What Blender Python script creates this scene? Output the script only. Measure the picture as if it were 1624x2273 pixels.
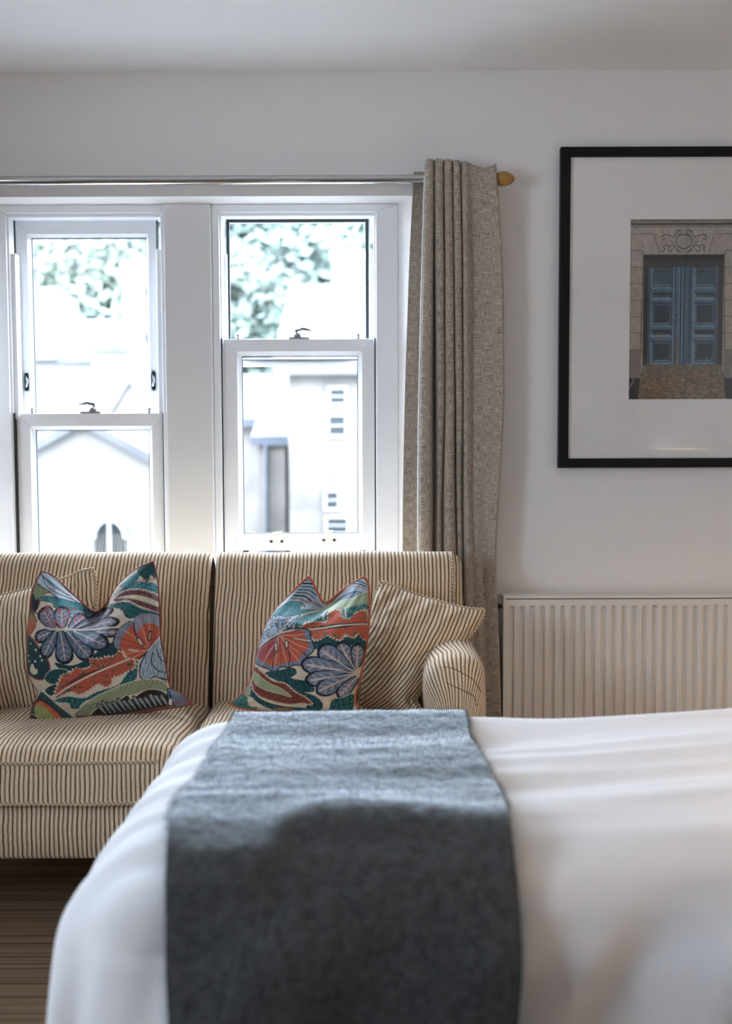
import bpy, bmesh, math, random
import numpy as np
from mathutils import Vector, Matrix

for o in list(bpy.data.objects):
    bpy.data.objects.remove(o)
random.seed(7)
RNG = np.random.default_rng(11)
SC = bpy.context.scene
COL = SC.collection

# ------------------------------------------------------------------ camera
F = 2210.0                      # focal length in pixels of the 1624 x 2273 frame
PW, PH = 1624.0, 2273.0
CAMZ = 1.224
PITCH = math.radians(3.4)
ROLL = math.radians(-0.2)
cam_data = bpy.data.cameras.new('camera')
cam_data.sensor_fit = 'VERTICAL'
cam_data.sensor_height = 36.0
cam_data.lens = 36.0 * F / PH
cam_data.clip_start = 0.02
cam_data.clip_end = 300
cam_data.dof.use_dof = True
cam_data.dof.focus_distance = 2.85
cam_data.dof.aperture_fstop = 1.9
cam = bpy.data.objects.new('camera', cam_data)
COL.objects.link(cam)
RM = Matrix.Rotation(math.pi / 2 - PITCH, 3, 'X') @ Matrix.Rotation(ROLL, 3, 'Z')
cam.matrix_world = Matrix.Translation((0, 0, CAMZ)) @ RM.to_4x4()
SC.camera = cam
RMN = np.array(RM)


def at(px, py, d):
    """Point of the place seen at a pixel, on the plane y = d."""
    v = RMN @ np.array([(px - PW / 2) / F, -(py - PH / 2) / F, -1.0])
    t = d / v[1]
    return np.array([v[0] * t, d, CAMZ + v[2] * t])


def at_n(P, D):
    """Vectorised: P (...,2) pixels, D (...) depths."""
    P = np.asarray(P, float)
    V = np.stack([(P[..., 0] - PW / 2) / F, -(P[..., 1] - PH / 2) / F, -np.ones(P.shape[:-1])], -1)
    V = V @ RMN.T
    t = np.asarray(D) / V[..., 1]
    R = V * t[..., None]
    R[..., 2] += CAMZ
    return R


# ------------------------------------------------------------------ light
world = bpy.data.worlds.new('overcast_sky')
SC.world = world
world.use_nodes = True
wn = world.node_tree.nodes
wn['Background'].inputs['Color'].default_value = (0.70, 0.83, 1.0, 1)
wn['Background'].inputs['Strength'].default_value = 1.0
SC.view_settings.view_transform = 'Standard'
SC.view_settings.look = 'None'
SC.view_settings.gamma = 1.0
SC.view_settings.use_curve_mapping = False
SC.view_settings.exposure = 5.27
SC.cycles.use_denoising = True
SC.cycles.max_bounces = 14
SC.cycles.diffuse_bounces = 8
SC.cycles.transparent_max_bounces = 16
SC.cycles.caustics_reflective = False
SC.cycles.caustics_refractive = False


def portal(name, x0, x1, z0, z1, y, rot=(-math.pi / 2, 0, 0), loc=None):
    l = bpy.data.lights.new(name, 'AREA')
    l.shape = 'RECTANGLE'
    l.size = x1 - x0
    l.size_y = z1 - z0
    l.cycles.is_portal = True
    o = bpy.data.objects.new(name, l)
    COL.objects.link(o)
    o.location = loc or ((x0 + x1) / 2, y, (z0 + z1) / 2)
    o.rotation_euler = rot
    return o


# ------------------------------------------------------------------ materials
def lin(c):
    return tuple(((v / 255.0) / 12.92) if v / 255.0 <= 0.04045 else (((v / 255.0) + 0.055) / 1.055) ** 2.4 for v in c)


MATS = {}


def mat(name, col=(0.8, 0.8, 0.8), rough=0.6, metal=0.0, spec=0.5, noise=0.0, nscale=20.0, bump=0.0, bscale=80.0,
        sheen=0.0, emis=0.0, coat=0.0):
    m = bpy.data.materials.new(name)
    m.use_nodes = True
    nt = m.node_tree
    b = nt.nodes['Principled BSDF']
    b.inputs['Base Color'].default_value = (*col, 1)
    b.inputs['Roughness'].default_value = rough
    b.inputs['Metallic'].default_value = metal
    b.inputs['Specular IOR Level'].default_value = spec
    b.inputs['Sheen Weight'].default_value = sheen
    b.inputs['Coat Weight'].default_value = coat
    tc = nt.nodes.new('ShaderNodeTexCoord')
    if noise > 0:
        n = nt.nodes.new('ShaderNodeTexNoise')
        n.inputs['Scale'].default_value = nscale
        n.inputs['Detail'].default_value = 6
        r = nt.nodes.new('ShaderNodeValToRGB')
        r.color_ramp.elements[0].position = 0.3
        r.color_ramp.elements[1].position = 0.7
        r.color_ramp.elements[0].color = (*[max(0, c * (1 - noise)) for c in col], 1)
        r.color_ramp.elements[1].color = (*[min(1, c * (1 + noise)) for c in col], 1)
        nt.links.new(tc.outputs['Object'], n.inputs['Vector'])
        nt.links.new(n.outputs['Fac'], r.inputs['Fac'])
        nt.links.new(r.outputs['Color'], b.inputs['Base Color'])
    if bump > 0:
        n = nt.nodes.new('ShaderNodeTexNoise')
        n.inputs['Scale'].default_value = bscale
        n.inputs['Detail'].default_value = 4
        bp = nt.nodes.new('ShaderNodeBump')
        bp.inputs['Strength'].default_value = bump
        bp.inputs['Distance'].default_value = 0.004
        nt.links.new(tc.outputs['Object'], n.inputs['Vector'])
        nt.links.new(n.outputs['Fac'], bp.inputs['Height'])
        nt.links.new(bp.outputs['Normal'], b.inputs['Normal'])
    MATS[name] = m
    return m


def mat_glass(name, refl=1.0, tint=(1, 1, 1)):
    m = bpy.data.materials.new(name)
    m.use_nodes = True
    nt = m.node_tree
    for n in list(nt.nodes):
        nt.nodes.remove(n)
    out = nt.nodes.new('ShaderNodeOutputMaterial')
    mix = nt.nodes.new('ShaderNodeMixShader')
    tr = nt.nodes.new('ShaderNodeBsdfTransparent')
    tr.inputs['Color'].default_value = (*tint, 1)
    gl = nt.nodes.new('ShaderNodeBsdfGlossy')
    gl.inputs['Roughness'].default_value = 0.01
    fr = nt.nodes.new('ShaderNodeLayerWeight')
    fr.inputs['Blend'].default_value = 0.5
    pw = nt.nodes.new('ShaderNodeMath'); pw.operation = 'POWER'; pw.inputs[1].default_value = 5
    nt.links.new(fr.outputs['Facing'], pw.inputs[0])
    ml = nt.nodes.new('ShaderNodeMath'); ml.operation = 'MULTIPLY_ADD'
    ml.inputs[1].default_value = .96 * refl; ml.inputs[2].default_value = .04 * refl
    nt.links.new(pw.outputs[0], ml.inputs[0])
    nt.links.new(ml.outputs[0], mix.inputs['Fac'])
    nt.links.new(tr.outputs[0], mix.inputs[1])
    nt.links.new(gl.outputs[0], mix.inputs[2])
    nt.links.new(mix.outputs[0], out.inputs['Surface'])
    MATS[name] = m
    return m


def mat_corduroy(name, pitch=0.0117):
    """Wide-wale corduroy: cream wales, brown grooves, from the UV map's u in metres."""
    m = bpy.data.materials.new(name)
    m.use_nodes = True
    nt = m.node_tree
    b = nt.nodes['Principled BSDF']
    b.inputs['Roughness'].default_value = 0.85
    b.inputs['Specular IOR Level'].default_value = 0.25
    b.inputs['Sheen Weight'].default_value = 0.25
    b.inputs['Sheen Roughness'].default_value = 0.4
    uv = nt.nodes.new('ShaderNodeUVMap')
    uv.uv_map = 'UVMap'
    tc = nt.nodes.new('ShaderNodeTexCoord')
    sep = nt.nodes.new('ShaderNodeSeparateXYZ')
    nt.links.new(uv.outputs[0], sep.inputs[0])
    n = nt.nodes.new('ShaderNodeTexNoise')
    n.inputs['Scale'].default_value = 9
    n.inputs['Detail'].default_value = 2
    nt.links.new(tc.outputs['Object'], n.inputs['Vector'])
    w = nt.nodes.new('ShaderNodeMath'); w.operation = 'MULTIPLY_ADD'
    w.inputs[1].default_value = 0.012
    nt.links.new(n.outputs['Fac'], w.inputs[0])
    nt.links.new(sep.outputs['X'], w.inputs[2])
    d = nt.nodes.new('ShaderNodeMath'); d.operation = 'DIVIDE'
    d.inputs[1].default_value = 2 * pitch
    nt.links.new(w.outputs[0], d.inputs[0])
    fr = nt.nodes.new('ShaderNodeMath'); fr.operation = 'FRACT'
    nt.links.new(d.outputs[0], fr.inputs[0])
    r = nt.nodes.new('ShaderNodeValToRGB')
    cr = r.color_ramp
    dark = (0.150, 0.072, 0.030, 1)
    olive = (0.210, 0.112, 0.042, 1)
    c1 = (0.74, 0.61, 0.44, 1)
    c2 = (0.68, 0.55, 0.385, 1)
    stops = [(0.0, dark), (0.06, dark), (0.14, c1), (0.38, c2), (0.46, olive), (0.54, olive), (0.62, c2), (0.87, c1), (0.945, dark)]
    cr.elements[0].position, cr.elements[0].color = stops[0]
    cr.elements[1].position, cr.elements[1].color = stops[-1]
    for p, c in stops[1:-1]:
        e = cr.elements.new(p)
        e.color = c
    nt.links.new(fr.outputs[0], r.inputs['Fac'])
    n2 = nt.nodes.new('ShaderNodeTexNoise')
    n2.inputs['Scale'].default_value = 260
    nt.links.new(tc.outputs['Object'], n2.inputs['Vector'])
    mx = nt.nodes.new('ShaderNodeMix'); mx.data_type = 'RGBA'; mx.blend_type = 'MULTIPLY'
    mx.inputs['Factor'].default_value = 0.35
    nt.links.new(r.outputs['Color'], mx.inputs['A'])
    g = nt.nodes.new('ShaderNodeMath'); g.operation = 'MULTIPLY_ADD'
    g.inputs[1].default_value = 1.6; g.inputs[2].default_value = 0.2
    nt.links.new(n2.outputs['Fac'], g.inputs[0])
    nt.links.new(g.outputs[0], mx.inputs['B'])
    nt.links.new(mx.outputs['Result'], b.inputs['Base Color'])
    # ridges
    s = nt.nodes.new('ShaderNodeMath'); s.operation = 'MULTIPLY'
    s.inputs[1].default_value = 4 * math.pi
    nt.links.new(fr.outputs[0], s.inputs[0])
    c = nt.nodes.new('ShaderNodeMath'); c.operation = 'COSINE'
    nt.links.new(s.outputs[0], c.inputs[0])
    c2n = nt.nodes.new('ShaderNodeMath'); c2n.operation = 'MULTIPLY'
    c2n.inputs[1].default_value = -0.5
    nt.links.new(c.outputs[0], c2n.inputs[0])
    bp = nt.nodes.new('ShaderNodeBump')
    bp.inputs['Strength'].default_value = 0.6
    bp.inputs['Distance'].default_value = 0.0025
    nt.links.new(c2n.outputs[0], bp.inputs['Height'])
    nt.links.new(bp.outputs['Normal'], b.inputs['Normal'])
    MATS[name] = m
    return m


def mat_linen(name):
    m = bpy.data.materials.new(name)
    m.use_nodes = True
    nt = m.node_tree
    b = nt.nodes['Principled BSDF']
    b.inputs['Roughness'].default_value = 0.9
    b.inputs['Specular IOR Level'].default_value = 0.2
    b.inputs['Sheen Weight'].default_value = 0.3
    uv = nt.nodes.new('ShaderNodeUVMap'); uv.uv_map = 'UVMap'
    facs = []
    for sc in ((30, 520, 1), (480, 40, 1)):
        mp = nt.nodes.new('ShaderNodeMapping')
        mp.inputs['Scale'].default_value = sc
        nt.links.new(uv.outputs[0], mp.inputs['Vector'])
        n = nt.nodes.new('ShaderNodeTexNoise')
        n.inputs['Scale'].default_value = 1
        n.inputs['Detail'].default_value = 3
        nt.links.new(mp.outputs[0], n.inputs['Vector'])
        facs.append(n)
    a = nt.nodes.new('ShaderNodeMath'); a.operation = 'ADD'
    nt.links.new(facs[0].outputs['Fac'], a.inputs[0])
    nt.links.new(facs[1].outputs['Fac'], a.inputs[1])
    h = nt.nodes.new('ShaderNodeMath'); h.operation = 'MULTIPLY'; h.inputs[1].default_value = 0.5
    nt.links.new(a.outputs[0], h.inputs[0])
    r = nt.nodes.new('ShaderNodeValToRGB')
    r.color_ramp.elements[0].position = 0.36
    r.color_ramp.elements[0].color = (0.165, 0.135, 0.108, 1)
    r.color_ramp.elements[1].position = 0.64
    r.color_ramp.elements[1].color = (0.60, 0.52, 0.43, 1)
    e = r.color_ramp.elements.new(0.5)
    e.color = (0.37, 0.308, 0.252, 1)
    nt.links.new(h.outputs[0], r.inputs['Fac'])
    nt.links.new(r.outputs['Color'], b.inputs['Base Color'])
    bp = nt.nodes.new('ShaderNodeBump')
    bp.inputs['Strength'].default_value = 0.5
    bp.inputs['Distance'].default_value = 0.002
    nt.links.new(h.outputs[0], bp.inputs['Height'])
    nt.links.new(bp.outputs['Normal'], b.inputs['Normal'])
    MATS[name] = m
    return m


def mat_print(name, rough=0.8, bump=0.25, sheen=0.2, bscale=700):
    m = bpy.data.materials.new(name)
    m.use_nodes = True
    nt = m.node_tree
    b = nt.nodes['Principled BSDF']
    b.inputs['Roughness'].default_value = rough
    b.inputs['Specular IOR Level'].default_value = 0.25
    b.inputs['Sheen Weight'].default_value = sheen
    a = nt.nodes.new('ShaderNodeAttribute')
    a.attribute_name = 'Col'
    tc = nt.nodes.new('ShaderNodeTexCoord')
    n = nt.nodes.new('ShaderNodeTexNoise')
    n.inputs['Scale'].default_value = bscale
    n.inputs['Detail'].default_value = 2
    nt.links.new(tc.outputs['Object'], n.inputs['Vector'])
    mx = nt.nodes.new('ShaderNodeMix'); mx.data_type = 'RGBA'; mx.blend_type = 'OVERLAY'
    mx.inputs['Factor'].default_value = 0.35 if bump > 0 else 0.0
    nt.links.new(a.outputs['Color'], mx.inputs['A'])
    nt.links.new(n.outputs['Fac'], mx.inputs['B'])
    nt.links.new(mx.outputs['Result'], b.inputs['Base Color'])
    if bump > 0:
        bp = nt.nodes.new('ShaderNodeBump')
        bp.inputs['Strength'].default_value = bump
        bp.inputs['Distance'].default_value = 0.002
        nt.links.new(n.outputs['Fac'], bp.inputs['Height'])
        nt.links.new(bp.outputs['Normal'], b.inputs['Normal'])
    MATS[name] = m
    return m


def mat_carpet(name):
    m = bpy.data.materials.new(name)
    m.use_nodes = True
    nt = m.node_tree
    b = nt.nodes['Principled BSDF']
    b.inputs['Roughness'].default_value = 0.95
    b.inputs['Specular IOR Level'].default_value = 0.1
    tc = nt.nodes.new('ShaderNodeTexCoord')
    mp = nt.nodes.new('ShaderNodeMapping')
    mp.inputs['Scale'].default_value = (.5, 210, 1)
    nt.links.new(tc.outputs['Object'], mp.inputs['Vector'])
    n = nt.nodes.new('ShaderNodeTexNoise')
    n.inputs['Scale'].default_value = 1
    n.inputs['Detail'].default_value = 4
    n.inputs['Roughness'].default_value = 0.7
    nt.links.new(mp.outputs[0], n.inputs['Vector'])
    r = nt.nodes.new('ShaderNodeValToRGB')
    cs = [(0.30, (0.022, 0.015, 0.010)), (0.42, (0.11, 0.06, 0.045)), (0.52, (0.30, 0.20, 0.115)), (0.62, (0.20, 0.14, 0.10)), (0.72, (0.36, 0.27, 0.17))]
    r.color_ramp.elements[0].position, r.color_ramp.elements[0].color = cs[0][0], (*cs[0][1], 1)
    r.color_ramp.elements[1].position, r.color_ramp.elements[1].color = cs[-1][0], (*cs[-1][1], 1)
    for p, c in cs[1:-1]:
        r.color_ramp.elements.new(p).color = (*c, 1)
    nt.links.new(n.outputs['Fac'], r.inputs['Fac'])
    nt.links.new(r.outputs['Color'], b.inputs['Base Color'])
    n2 = nt.nodes.new('ShaderNodeTexNoise')
    n2.inputs['Scale'].default_value = 400
    nt.links.new(tc.outputs['Object'], n2.inputs['Vector'])
    bp = nt.nodes.new('ShaderNodeBump')
    bp.inputs['Strength'].default_value = 0.6
    bp.inputs['Distance'].default_value = 0.004
    nt.links.new(n2.outputs['Fac'], bp.inputs['Height'])
    nt.links.new(bp.outputs['Normal'], b.inputs['Normal'])
    MATS[name] = m
    return m


def mat_wool(name):
    m = bpy.data.materials.new(name)
    m.use_nodes = True
    nt = m.node_tree
    b = nt.nodes['Principled BSDF']
    b.inputs['Roughness'].default_value = 0.75
    b.inputs['Specular IOR Level'].default_value = 0.6
    b.inputs['Sheen Weight'].default_value = 1.0
    b.inputs['Sheen Roughness'].default_value = 0.35
    b.inputs['Sheen Tint'].default_value = (0.75, 0.9, 1.0, 1)
    tc = nt.nodes.new('ShaderNodeTexCoord')
    n = nt.nodes.new('ShaderNodeTexNoise')
    n.inputs['Scale'].default_value = 55
    n.inputs['Detail'].default_value = 8
    n.inputs['Roughness'].default_value = 0.7
    nt.links.new(tc.outputs['Object'], n.inputs['Vector'])
    r = nt.nodes.new('ShaderNodeValToRGB')
    r.color_ramp.elements[0].position = 0.35
    r.color_ramp.elements[0].color = (0.010, 0.010, 0.010, 1)
    r.color_ramp.elements[1].position = 0.68
    r.color_ramp.elements[1].color = (0.050, 0.049, 0.047, 1)
    nt.links.new(n.outputs['Fac'], r.inputs['Fac'])
    nt.links.new(r.outputs['Color'], b.inputs['Base Color'])
    sh = nt.nodes.new('ShaderNodeBsdfSheen')
    sh.inputs['Color'].default_value = (.72, .84, .95, 1)
    sh.inputs['Roughness'].default_value = .3
    ad = nt.nodes.new('ShaderNodeAddShader')
    nt.links.new(b.outputs[0], ad.inputs[0]); nt.links.new(sh.outputs[0], ad.inputs[1])
    nt.links.new(ad.outputs[0], nt.nodes['Material Output'].inputs['Surface'])
    bp = nt.nodes.new('ShaderNodeBump')
    bp.inputs['Strength'].default_value = 0.5
    bp.inputs['Distance'].default_value = 0.006
    nt.links.new(n.outputs['Fac'], bp.inputs['Height'])
    nt.links.new(bp.outputs['Normal'], b.inputs['Normal'])
    MATS[name] = m
    return m


mat('wall_paint', (0.785, 0.757, 0.735), 0.75, spec=0.3, bump=0.06, bscale=220)
mat('ceiling_paint', (0.84, 0.83, 0.81), 0.8, spec=0.2, bump=0.03, bscale=150)
mat('window_white', (0.86, 0.87, 0.89), 0.35)
mat('panel_white', (0.76, 0.755, 0.75), 0.45)
mat('gasket', (0.035, 0.045, 0.048), 0.6)
mat('shade_black', (0.01, 0.012, 0.012), 0.8)  # near black that stands in for shade in gaps and hollows
mat('chrome', (0.46, 0.47, 0.48), 0.16, metal=1.0)
mat('steel_pole', (0.55, 0.55, 0.55), 0.14, metal=1.0)
mat('dark_chrome', (0.28, 0.29, 0.30), 0.22, metal=1.0)
mat('dark_metal', (0.03, 0.03, 0.035), 0.4, metal=0.6)
mat('finial_wood', (0.40, 0.20, 0.055), 0.4, noise=0.2, nscale=30)
mat('radiator_enamel', (0.74, 0.69, 0.63), 0.35)
mat('frame_black', (0.005, 0.004, 0.004), 0.5, spec=.25)
mat('mat_board', (0.90, 0.86, 0.83), 0.9)
mat('duvet_cotton', (0.73, 0.725, 0.73), 0.85, spec=0.2, bump=0.05, bscale=500)
mat('mattress_fabric', (0.8, 0.78, 0.75), 0.9)
mat('dark_wood', (0.05, 0.028, 0.018), 0.45, noise=0.3, nscale=14)
mat('red_piping', (0.22, 0.04, 0.03), 0.7)
mat('orange_piping', (0.42, 0.085, 0.035), 0.7)
mat('lining_cotton', (0.8, 0.8, 0.8), 0.8)
mat('seam_thread', (0.14, 0.07, 0.03), 0.8)
mat('beige_cotton', (0.36, 0.28, 0.20), 0.9)
mat('enamel_shade', (0.86, 0.84, 0.80), 0.3)
mat('bulb_glass', (0.9, 0.88, 0.82), 0.2)
mat('cord_fabric', (0.6, 0.58, 0.55), 0.8)
mat('skirting_paint', (0.78, 0.77, 0.75), 0.45)
mat('stone', (0.098, 0.089, 0.079), 0.9, noise=0.25, nscale=2.2)
mat('pale_render', (0.145, 0.139, 0.13), 0.9, noise=0.08, nscale=1.5)
mat('slate', (0.032, 0.037, 0.047), 0.7, noise=0.25, nscale=3)
mat('pale_slate', (0.060, 0.061, 0.063), 0.8, noise=0.2, nscale=2)
mat('far_glass', (0.022, 0.026, 0.027), 0.3, spec=.25)
mat('far_white', (0.2, 0.2, 0.195), 0.6)
mat('clay_pot', (0.50, 0.40, 0.30), 0.8)
mat('leaf_green', (0.056, 0.078, 0.064), 0.6, noise=0.5, nscale=0.5)
mat('leaf_light', (0.080, 0.097, 0.074), 0.6, noise=0.5, nscale=0.5)
mat('bark', (0.06, 0.045, 0.035), 0.9)
mat('street', (0.12, 0.118, 0.115), 0.9, noise=0.15, nscale=1)
mat('hill_grass', (0.03, 0.042, 0.03), 0.9, noise=0.4, nscale=0.3)
mat_glass('window_glass', 1.0)
mat_glass('picture_glass', 1.5)
mat_corduroy('corduroy')
mat_linen('linen')
mat_print('tapestry')
mat_print('photo_print', rough=0.5, bump=0.0, sheen=0.0)
mat_carpet('carpet')
mat_wool('wool')


# ------------------------------------------------------------------ mesh helpers
def link(name, me, m, parent=None, loc=None):
    o = bpy.data.objects.new(name, me)
    COL.objects.link(o)
    if m is not None:
        me.materials.append(MATS[m] if isinstance(m, str) else m)
    if parent is not None:
        o.parent = parent
    if loc is not None:
        o.location = loc
    return o


def empty(name, loc=(0, 0, 0)):
    o = bpy.data.objects.new(name, None)
    o.empty_display_size = 0.05
    COL.objects.link(o)
    o.location = loc
    return o


def keep(o, parent):
    """Parent without moving: the parent carries only a translation."""
    o.parent = parent
    o.matrix_parent_inverse = Matrix.Translation(-Vector(parent.location))
    return o


def tag(o, label=None, cat=None, group=None, kind=None):
    if label: o['label'] = label
    if cat: o['category'] = cat
    if group: o['group'] = group
    if kind: o['kind'] = kind
    return o


class MB:
    """Collects simple solids into one mesh."""
    def __init__(self):
        self.v, self.f = [], []

    def box(self, x0, x1, y0, y1, z0, z1):
        n = len(self.v)
        self.v += [(x, y, z) for z in (z0, z1) for y in (y0, y1) for x in (x0, x1)]
        self.f += [tuple(n + i for i in q) for q in ((0, 2, 3, 1), (4, 5, 7, 6), (0, 1, 5, 4), (2, 6, 7, 3), (0, 4, 6, 2), (1, 3, 7, 5))]
        return self

    def prism(self, pts, axis, a0, a1):
        """Extrude a 2-D outline along an axis ('x': pts are (y,z); 'y': (x,z); 'z': (x,y))."""
        n = len(self.v)
        k = len(pts)
        for a in (a0, a1):
            for p, q in pts:
                self.v.append({'x': (a, p, q), 'y': (p, a, q), 'z': (p, q, a)}[axis])
        self.f.append(tuple(n + i for i in range(k))[::-1])
        self.f.append(tuple(n + k + i for i in range(k)))
        for i in range(k):
            j = (i + 1) % k
            self.f.append((n + i, n + j, n + k + j, n + k + i))
        return self

    def lathe(self, prof, axis='z', c=(0, 0, 0), seg=20):
        """prof: (radius, height) pairs."""
        n = len(self.v)
        for r, h in prof:
            for i in range(seg):
                a = 2 * math.pi * i / seg
                p = (r * math.cos(a), r * math.sin(a), h)
                if axis == 'x': p = (p[2], p[0], p[1])
                if axis == 'y': p = (p[0], p[2], p[1])
                self.v.append((p[0] + c[0], p[1] + c[1], p[2] + c[2]))
        for k in range(len(prof) - 1):
            for i in range(seg):
                j = (i + 1) % seg
                self.f.append((n + k * seg + i, n + k * seg + j, n + (k + 1) * seg + j, n + (k + 1) * seg + i))
        self.f.append(tuple(n + i for i in range(seg))[::-1])
        m = n + (len(prof) - 1) * seg
        self.f.append(tuple(m + i for i in range(seg)))
        return self

    def tube(self, pts, r, seg=8, closed=False):
        pts = [Vector(p) for p in pts]
        n = len(self.v)
        k = len(pts)
        rs = r if hasattr(r, '__len__') else [r] * k
        up = Vector((0, 0, 1))
        prev = None
        for i, p in enumerate(pts):
            a = pts[(i - 1) % k] if (closed or i > 0) else p
            b = pts[(i + 1) % k] if (closed or i < k - 1) else p
            t = (b - a)
            if t.length < 1e-9: t = Vector((1, 0, 0))
            t.normalize()
            if prev is None:
                u = t.cross(up)
                if u.length < 1e-3: u = t.cross(Vector((0, 1, 0)))
            else:
                u = prev - t * prev.dot(t)
            u.normalize()
            prev = u
            w = t.cross(u)
            for j in range(seg):
                an = 2 * math.pi * j / seg
                self.v.append(tuple(p + (u * math.cos(an) + w * math.sin(an)) * rs[i]))
        for i in range(k if closed else k - 1):
            i2 = (i + 1) % k
            for j in range(seg):
                j2 = (j + 1) % seg
                self.f.append((n + i * seg + j, n + i * seg + j2, n + i2 * seg + j2, n + i2 * seg + j))
        if not closed:
            self.f.append(tuple(n + j for j in range(seg))[::-1])
            self.f.append(tuple(n + (k - 1) * seg + j for j in range(seg)))
        return self

    def mesh(self, name):
        me = bpy.data.meshes.new(name)
        me.from_pydata([tuple(float(c) for c in v) for v in self.v], [], self.f)
        bm = bmesh.new()
        bm.from_mesh(me)
        bmesh.ops.recalc_face_normals(bm, faces=bm.faces)
        bm.to_mesh(me)
        bm.free()
        return me

    def build(self, name, m, parent=None, bevel=0.0, smooth=False, seg=2):
        me = self.mesh(name)
        o = link(name, me, m)
        if parent is not None:
            keep(o, parent)
        if smooth:
            me.polygons.foreach_set('use_smooth', [True] * len(me.polygons))
            if smooth == 'auto':
                me.set_sharp_from_angle(angle=math.radians(40))
        if bevel > 0:
            bv = o.modifiers.new('bevel', 'BEVEL')
            bv.width = bevel
            bv.segments = seg
            bv.limit_method = 'ANGLE'
            bv.angle_limit = math.radians(40)
        return o


def grid_mesh(name, layers, smooth=True):
    """layers: list of (P (nu,nv,3), UV (nu,nv,2) or None, COL (nu,nv,3) or None, flip). One mesh of several sheets."""
    V, Fs, UV, CC = [], [], [], []
    base = 0
    for P, U, C, flip in layers:
        nu, nv = P.shape[:2]
        V.append(P.reshape(-1, 3))
        UV.append(U.reshape(-1, 2) if U is not None else np.zeros((nu * nv, 2)))
        CC.append(C.reshape(-1, 3) if C is not None else np.full((nu * nv, 3), 0.5))
        i, j = np.meshgrid(np.arange(nu - 1), np.arange(nv - 1), indexing='ij')
        a = (i * nv + j).ravel() + base
        q = np.stack([a, a + nv, a + nv + 1, a + 1], -1)
        if flip: q = q[:, ::-1]
        Fs.append(q)
        base += nu * nv
    V = np.concatenate(V); Fs = np.concatenate(Fs); UV = np.concatenate(UV); CC = np.concatenate(CC)
    me = bpy.data.meshes.new(name)
    me.vertices.add(len(V))
    me.vertices.foreach_set('co', V.astype(np.float32).ravel())
    me.loops.add(Fs.size)
    me.loops.foreach_set('vertex_index', Fs.astype(np.int32).ravel())
    me.polygons.add(len(Fs))
    me.polygons.foreach_set('loop_start', (np.arange(len(Fs)) * 4).astype(np.int32))
    me.polygons.foreach_set('use_smooth', np.full(len(Fs), smooth))
    me.update(calc_edges=True)
    uvl = me.uv_layers.new(name='UVMap')
    uvl.data.foreach_set('uv', UV[Fs.ravel()].astype(np.float32).ravel())
    at_ = me.color_attributes.new('Col', 'FLOAT_COLOR', 'POINT')
    at_.data.foreach_set('color', np.concatenate([CC, np.ones((len(CC), 1))], 1).astype(np.float32).ravel())
    me.validate()
    return me


def weld(me, dist=0.0003):
    bm = bmesh.new()
    bm.from_mesh(me)
    bmesh.ops.remove_doubles(bm, verts=bm.verts, dist=dist)
    bm.to_mesh(me)
    bm.free()
    return me


def spline(pts, n, closed=False):
    """Catmull-Rom through 2-D or 3-D points, n samples, even in chord length."""
    P = np.array(pts, float)
    k = len(P)
    if closed:
        E = np.concatenate([P[-1:], P, P[:2]])
        m = k
    else:
        E = np.concatenate([2 * P[:1] - P[1:2], P, 2 * P[-1:] - P[-2:-1]])
        m = k - 1
    out = []
    for i in range(m):
        p0, p1, p2, p3 = E[i:i + 4]
        t = np.linspace(0, 1, 24, endpoint=False)[:, None]
        out.append(0.5 * (2 * p1 + (p2 - p0) * t + (2 * p0 - 5 * p1 + 4 * p2 - p3) * t ** 2 + (3 * p1 - p0 - 3 * p2 + p3) * t ** 3))
    out.append(P[:1] if closed else P[-1:])
    C = np.concatenate(out)
    s = np.concatenate([[0], np.cumsum(np.linalg.norm(np.diff(C, axis=0), axis=1))])
    q = np.linspace(0, s[-1], n)
    return np.stack([np.interp(q, s, C[:, d]) for d in range(P.shape[1])], -1)


def vnoise(x, y, seed=0):
    """Smooth value noise on a lattice, arrays in, about -1..1 out."""
    g = np.random.default_rng(seed).uniform(-1, 1, (64, 64))
    xi, yi = np.floor(x).astype(int), np.floor(y).astype(int)
    fx, fy = x - xi, y - yi
    fx = fx * fx * (3 - 2 * fx); fy = fy * fy * (3 - 2 * fy)
    a = g[xi % 64, yi % 64]; b = g[(xi + 1) % 64, yi % 64]
    c = g[xi % 64, (yi + 1) % 64]; d = g[(xi + 1) % 64, (yi + 1) % 64]
    return (a * (1 - fx) + b * fx) * (1 - fy) + (c * (1 - fx) + d * fx) * fy


def drape(A, B, x0, x1, y0, y1, z, r, flare=0.0):
    """Cloth laid over a rounded block: sheet coordinates (A,B) -> points and outward normals.
    [x0,x1]x[y0,y1] is the flat inner top, r the edge radius."""
    cx = np.clip(A, x0, x1); cy = np.clip(B, y0, y1)
    qx = A - cx; qy = B - cy
    d = np.sqrt(qx ** 2 + qy ** 2)
    dd = np.maximum(d, 1e-9)
    ux, uy = qx / dd, qy / dd
    th = np.minimum(d / r, math.pi / 2)
    over = np.maximum(d - r * math.pi / 2, 0)
    h = r * np.sin(th) + flare * over
    P = np.stack([cx + ux * h, cy + uy * h, z - r * (1 - np.cos(th)) - over], -1)
    N = np.stack([ux * np.sin(th), uy * np.sin(th), np.cos(th)], -1)
    return P, N


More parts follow.
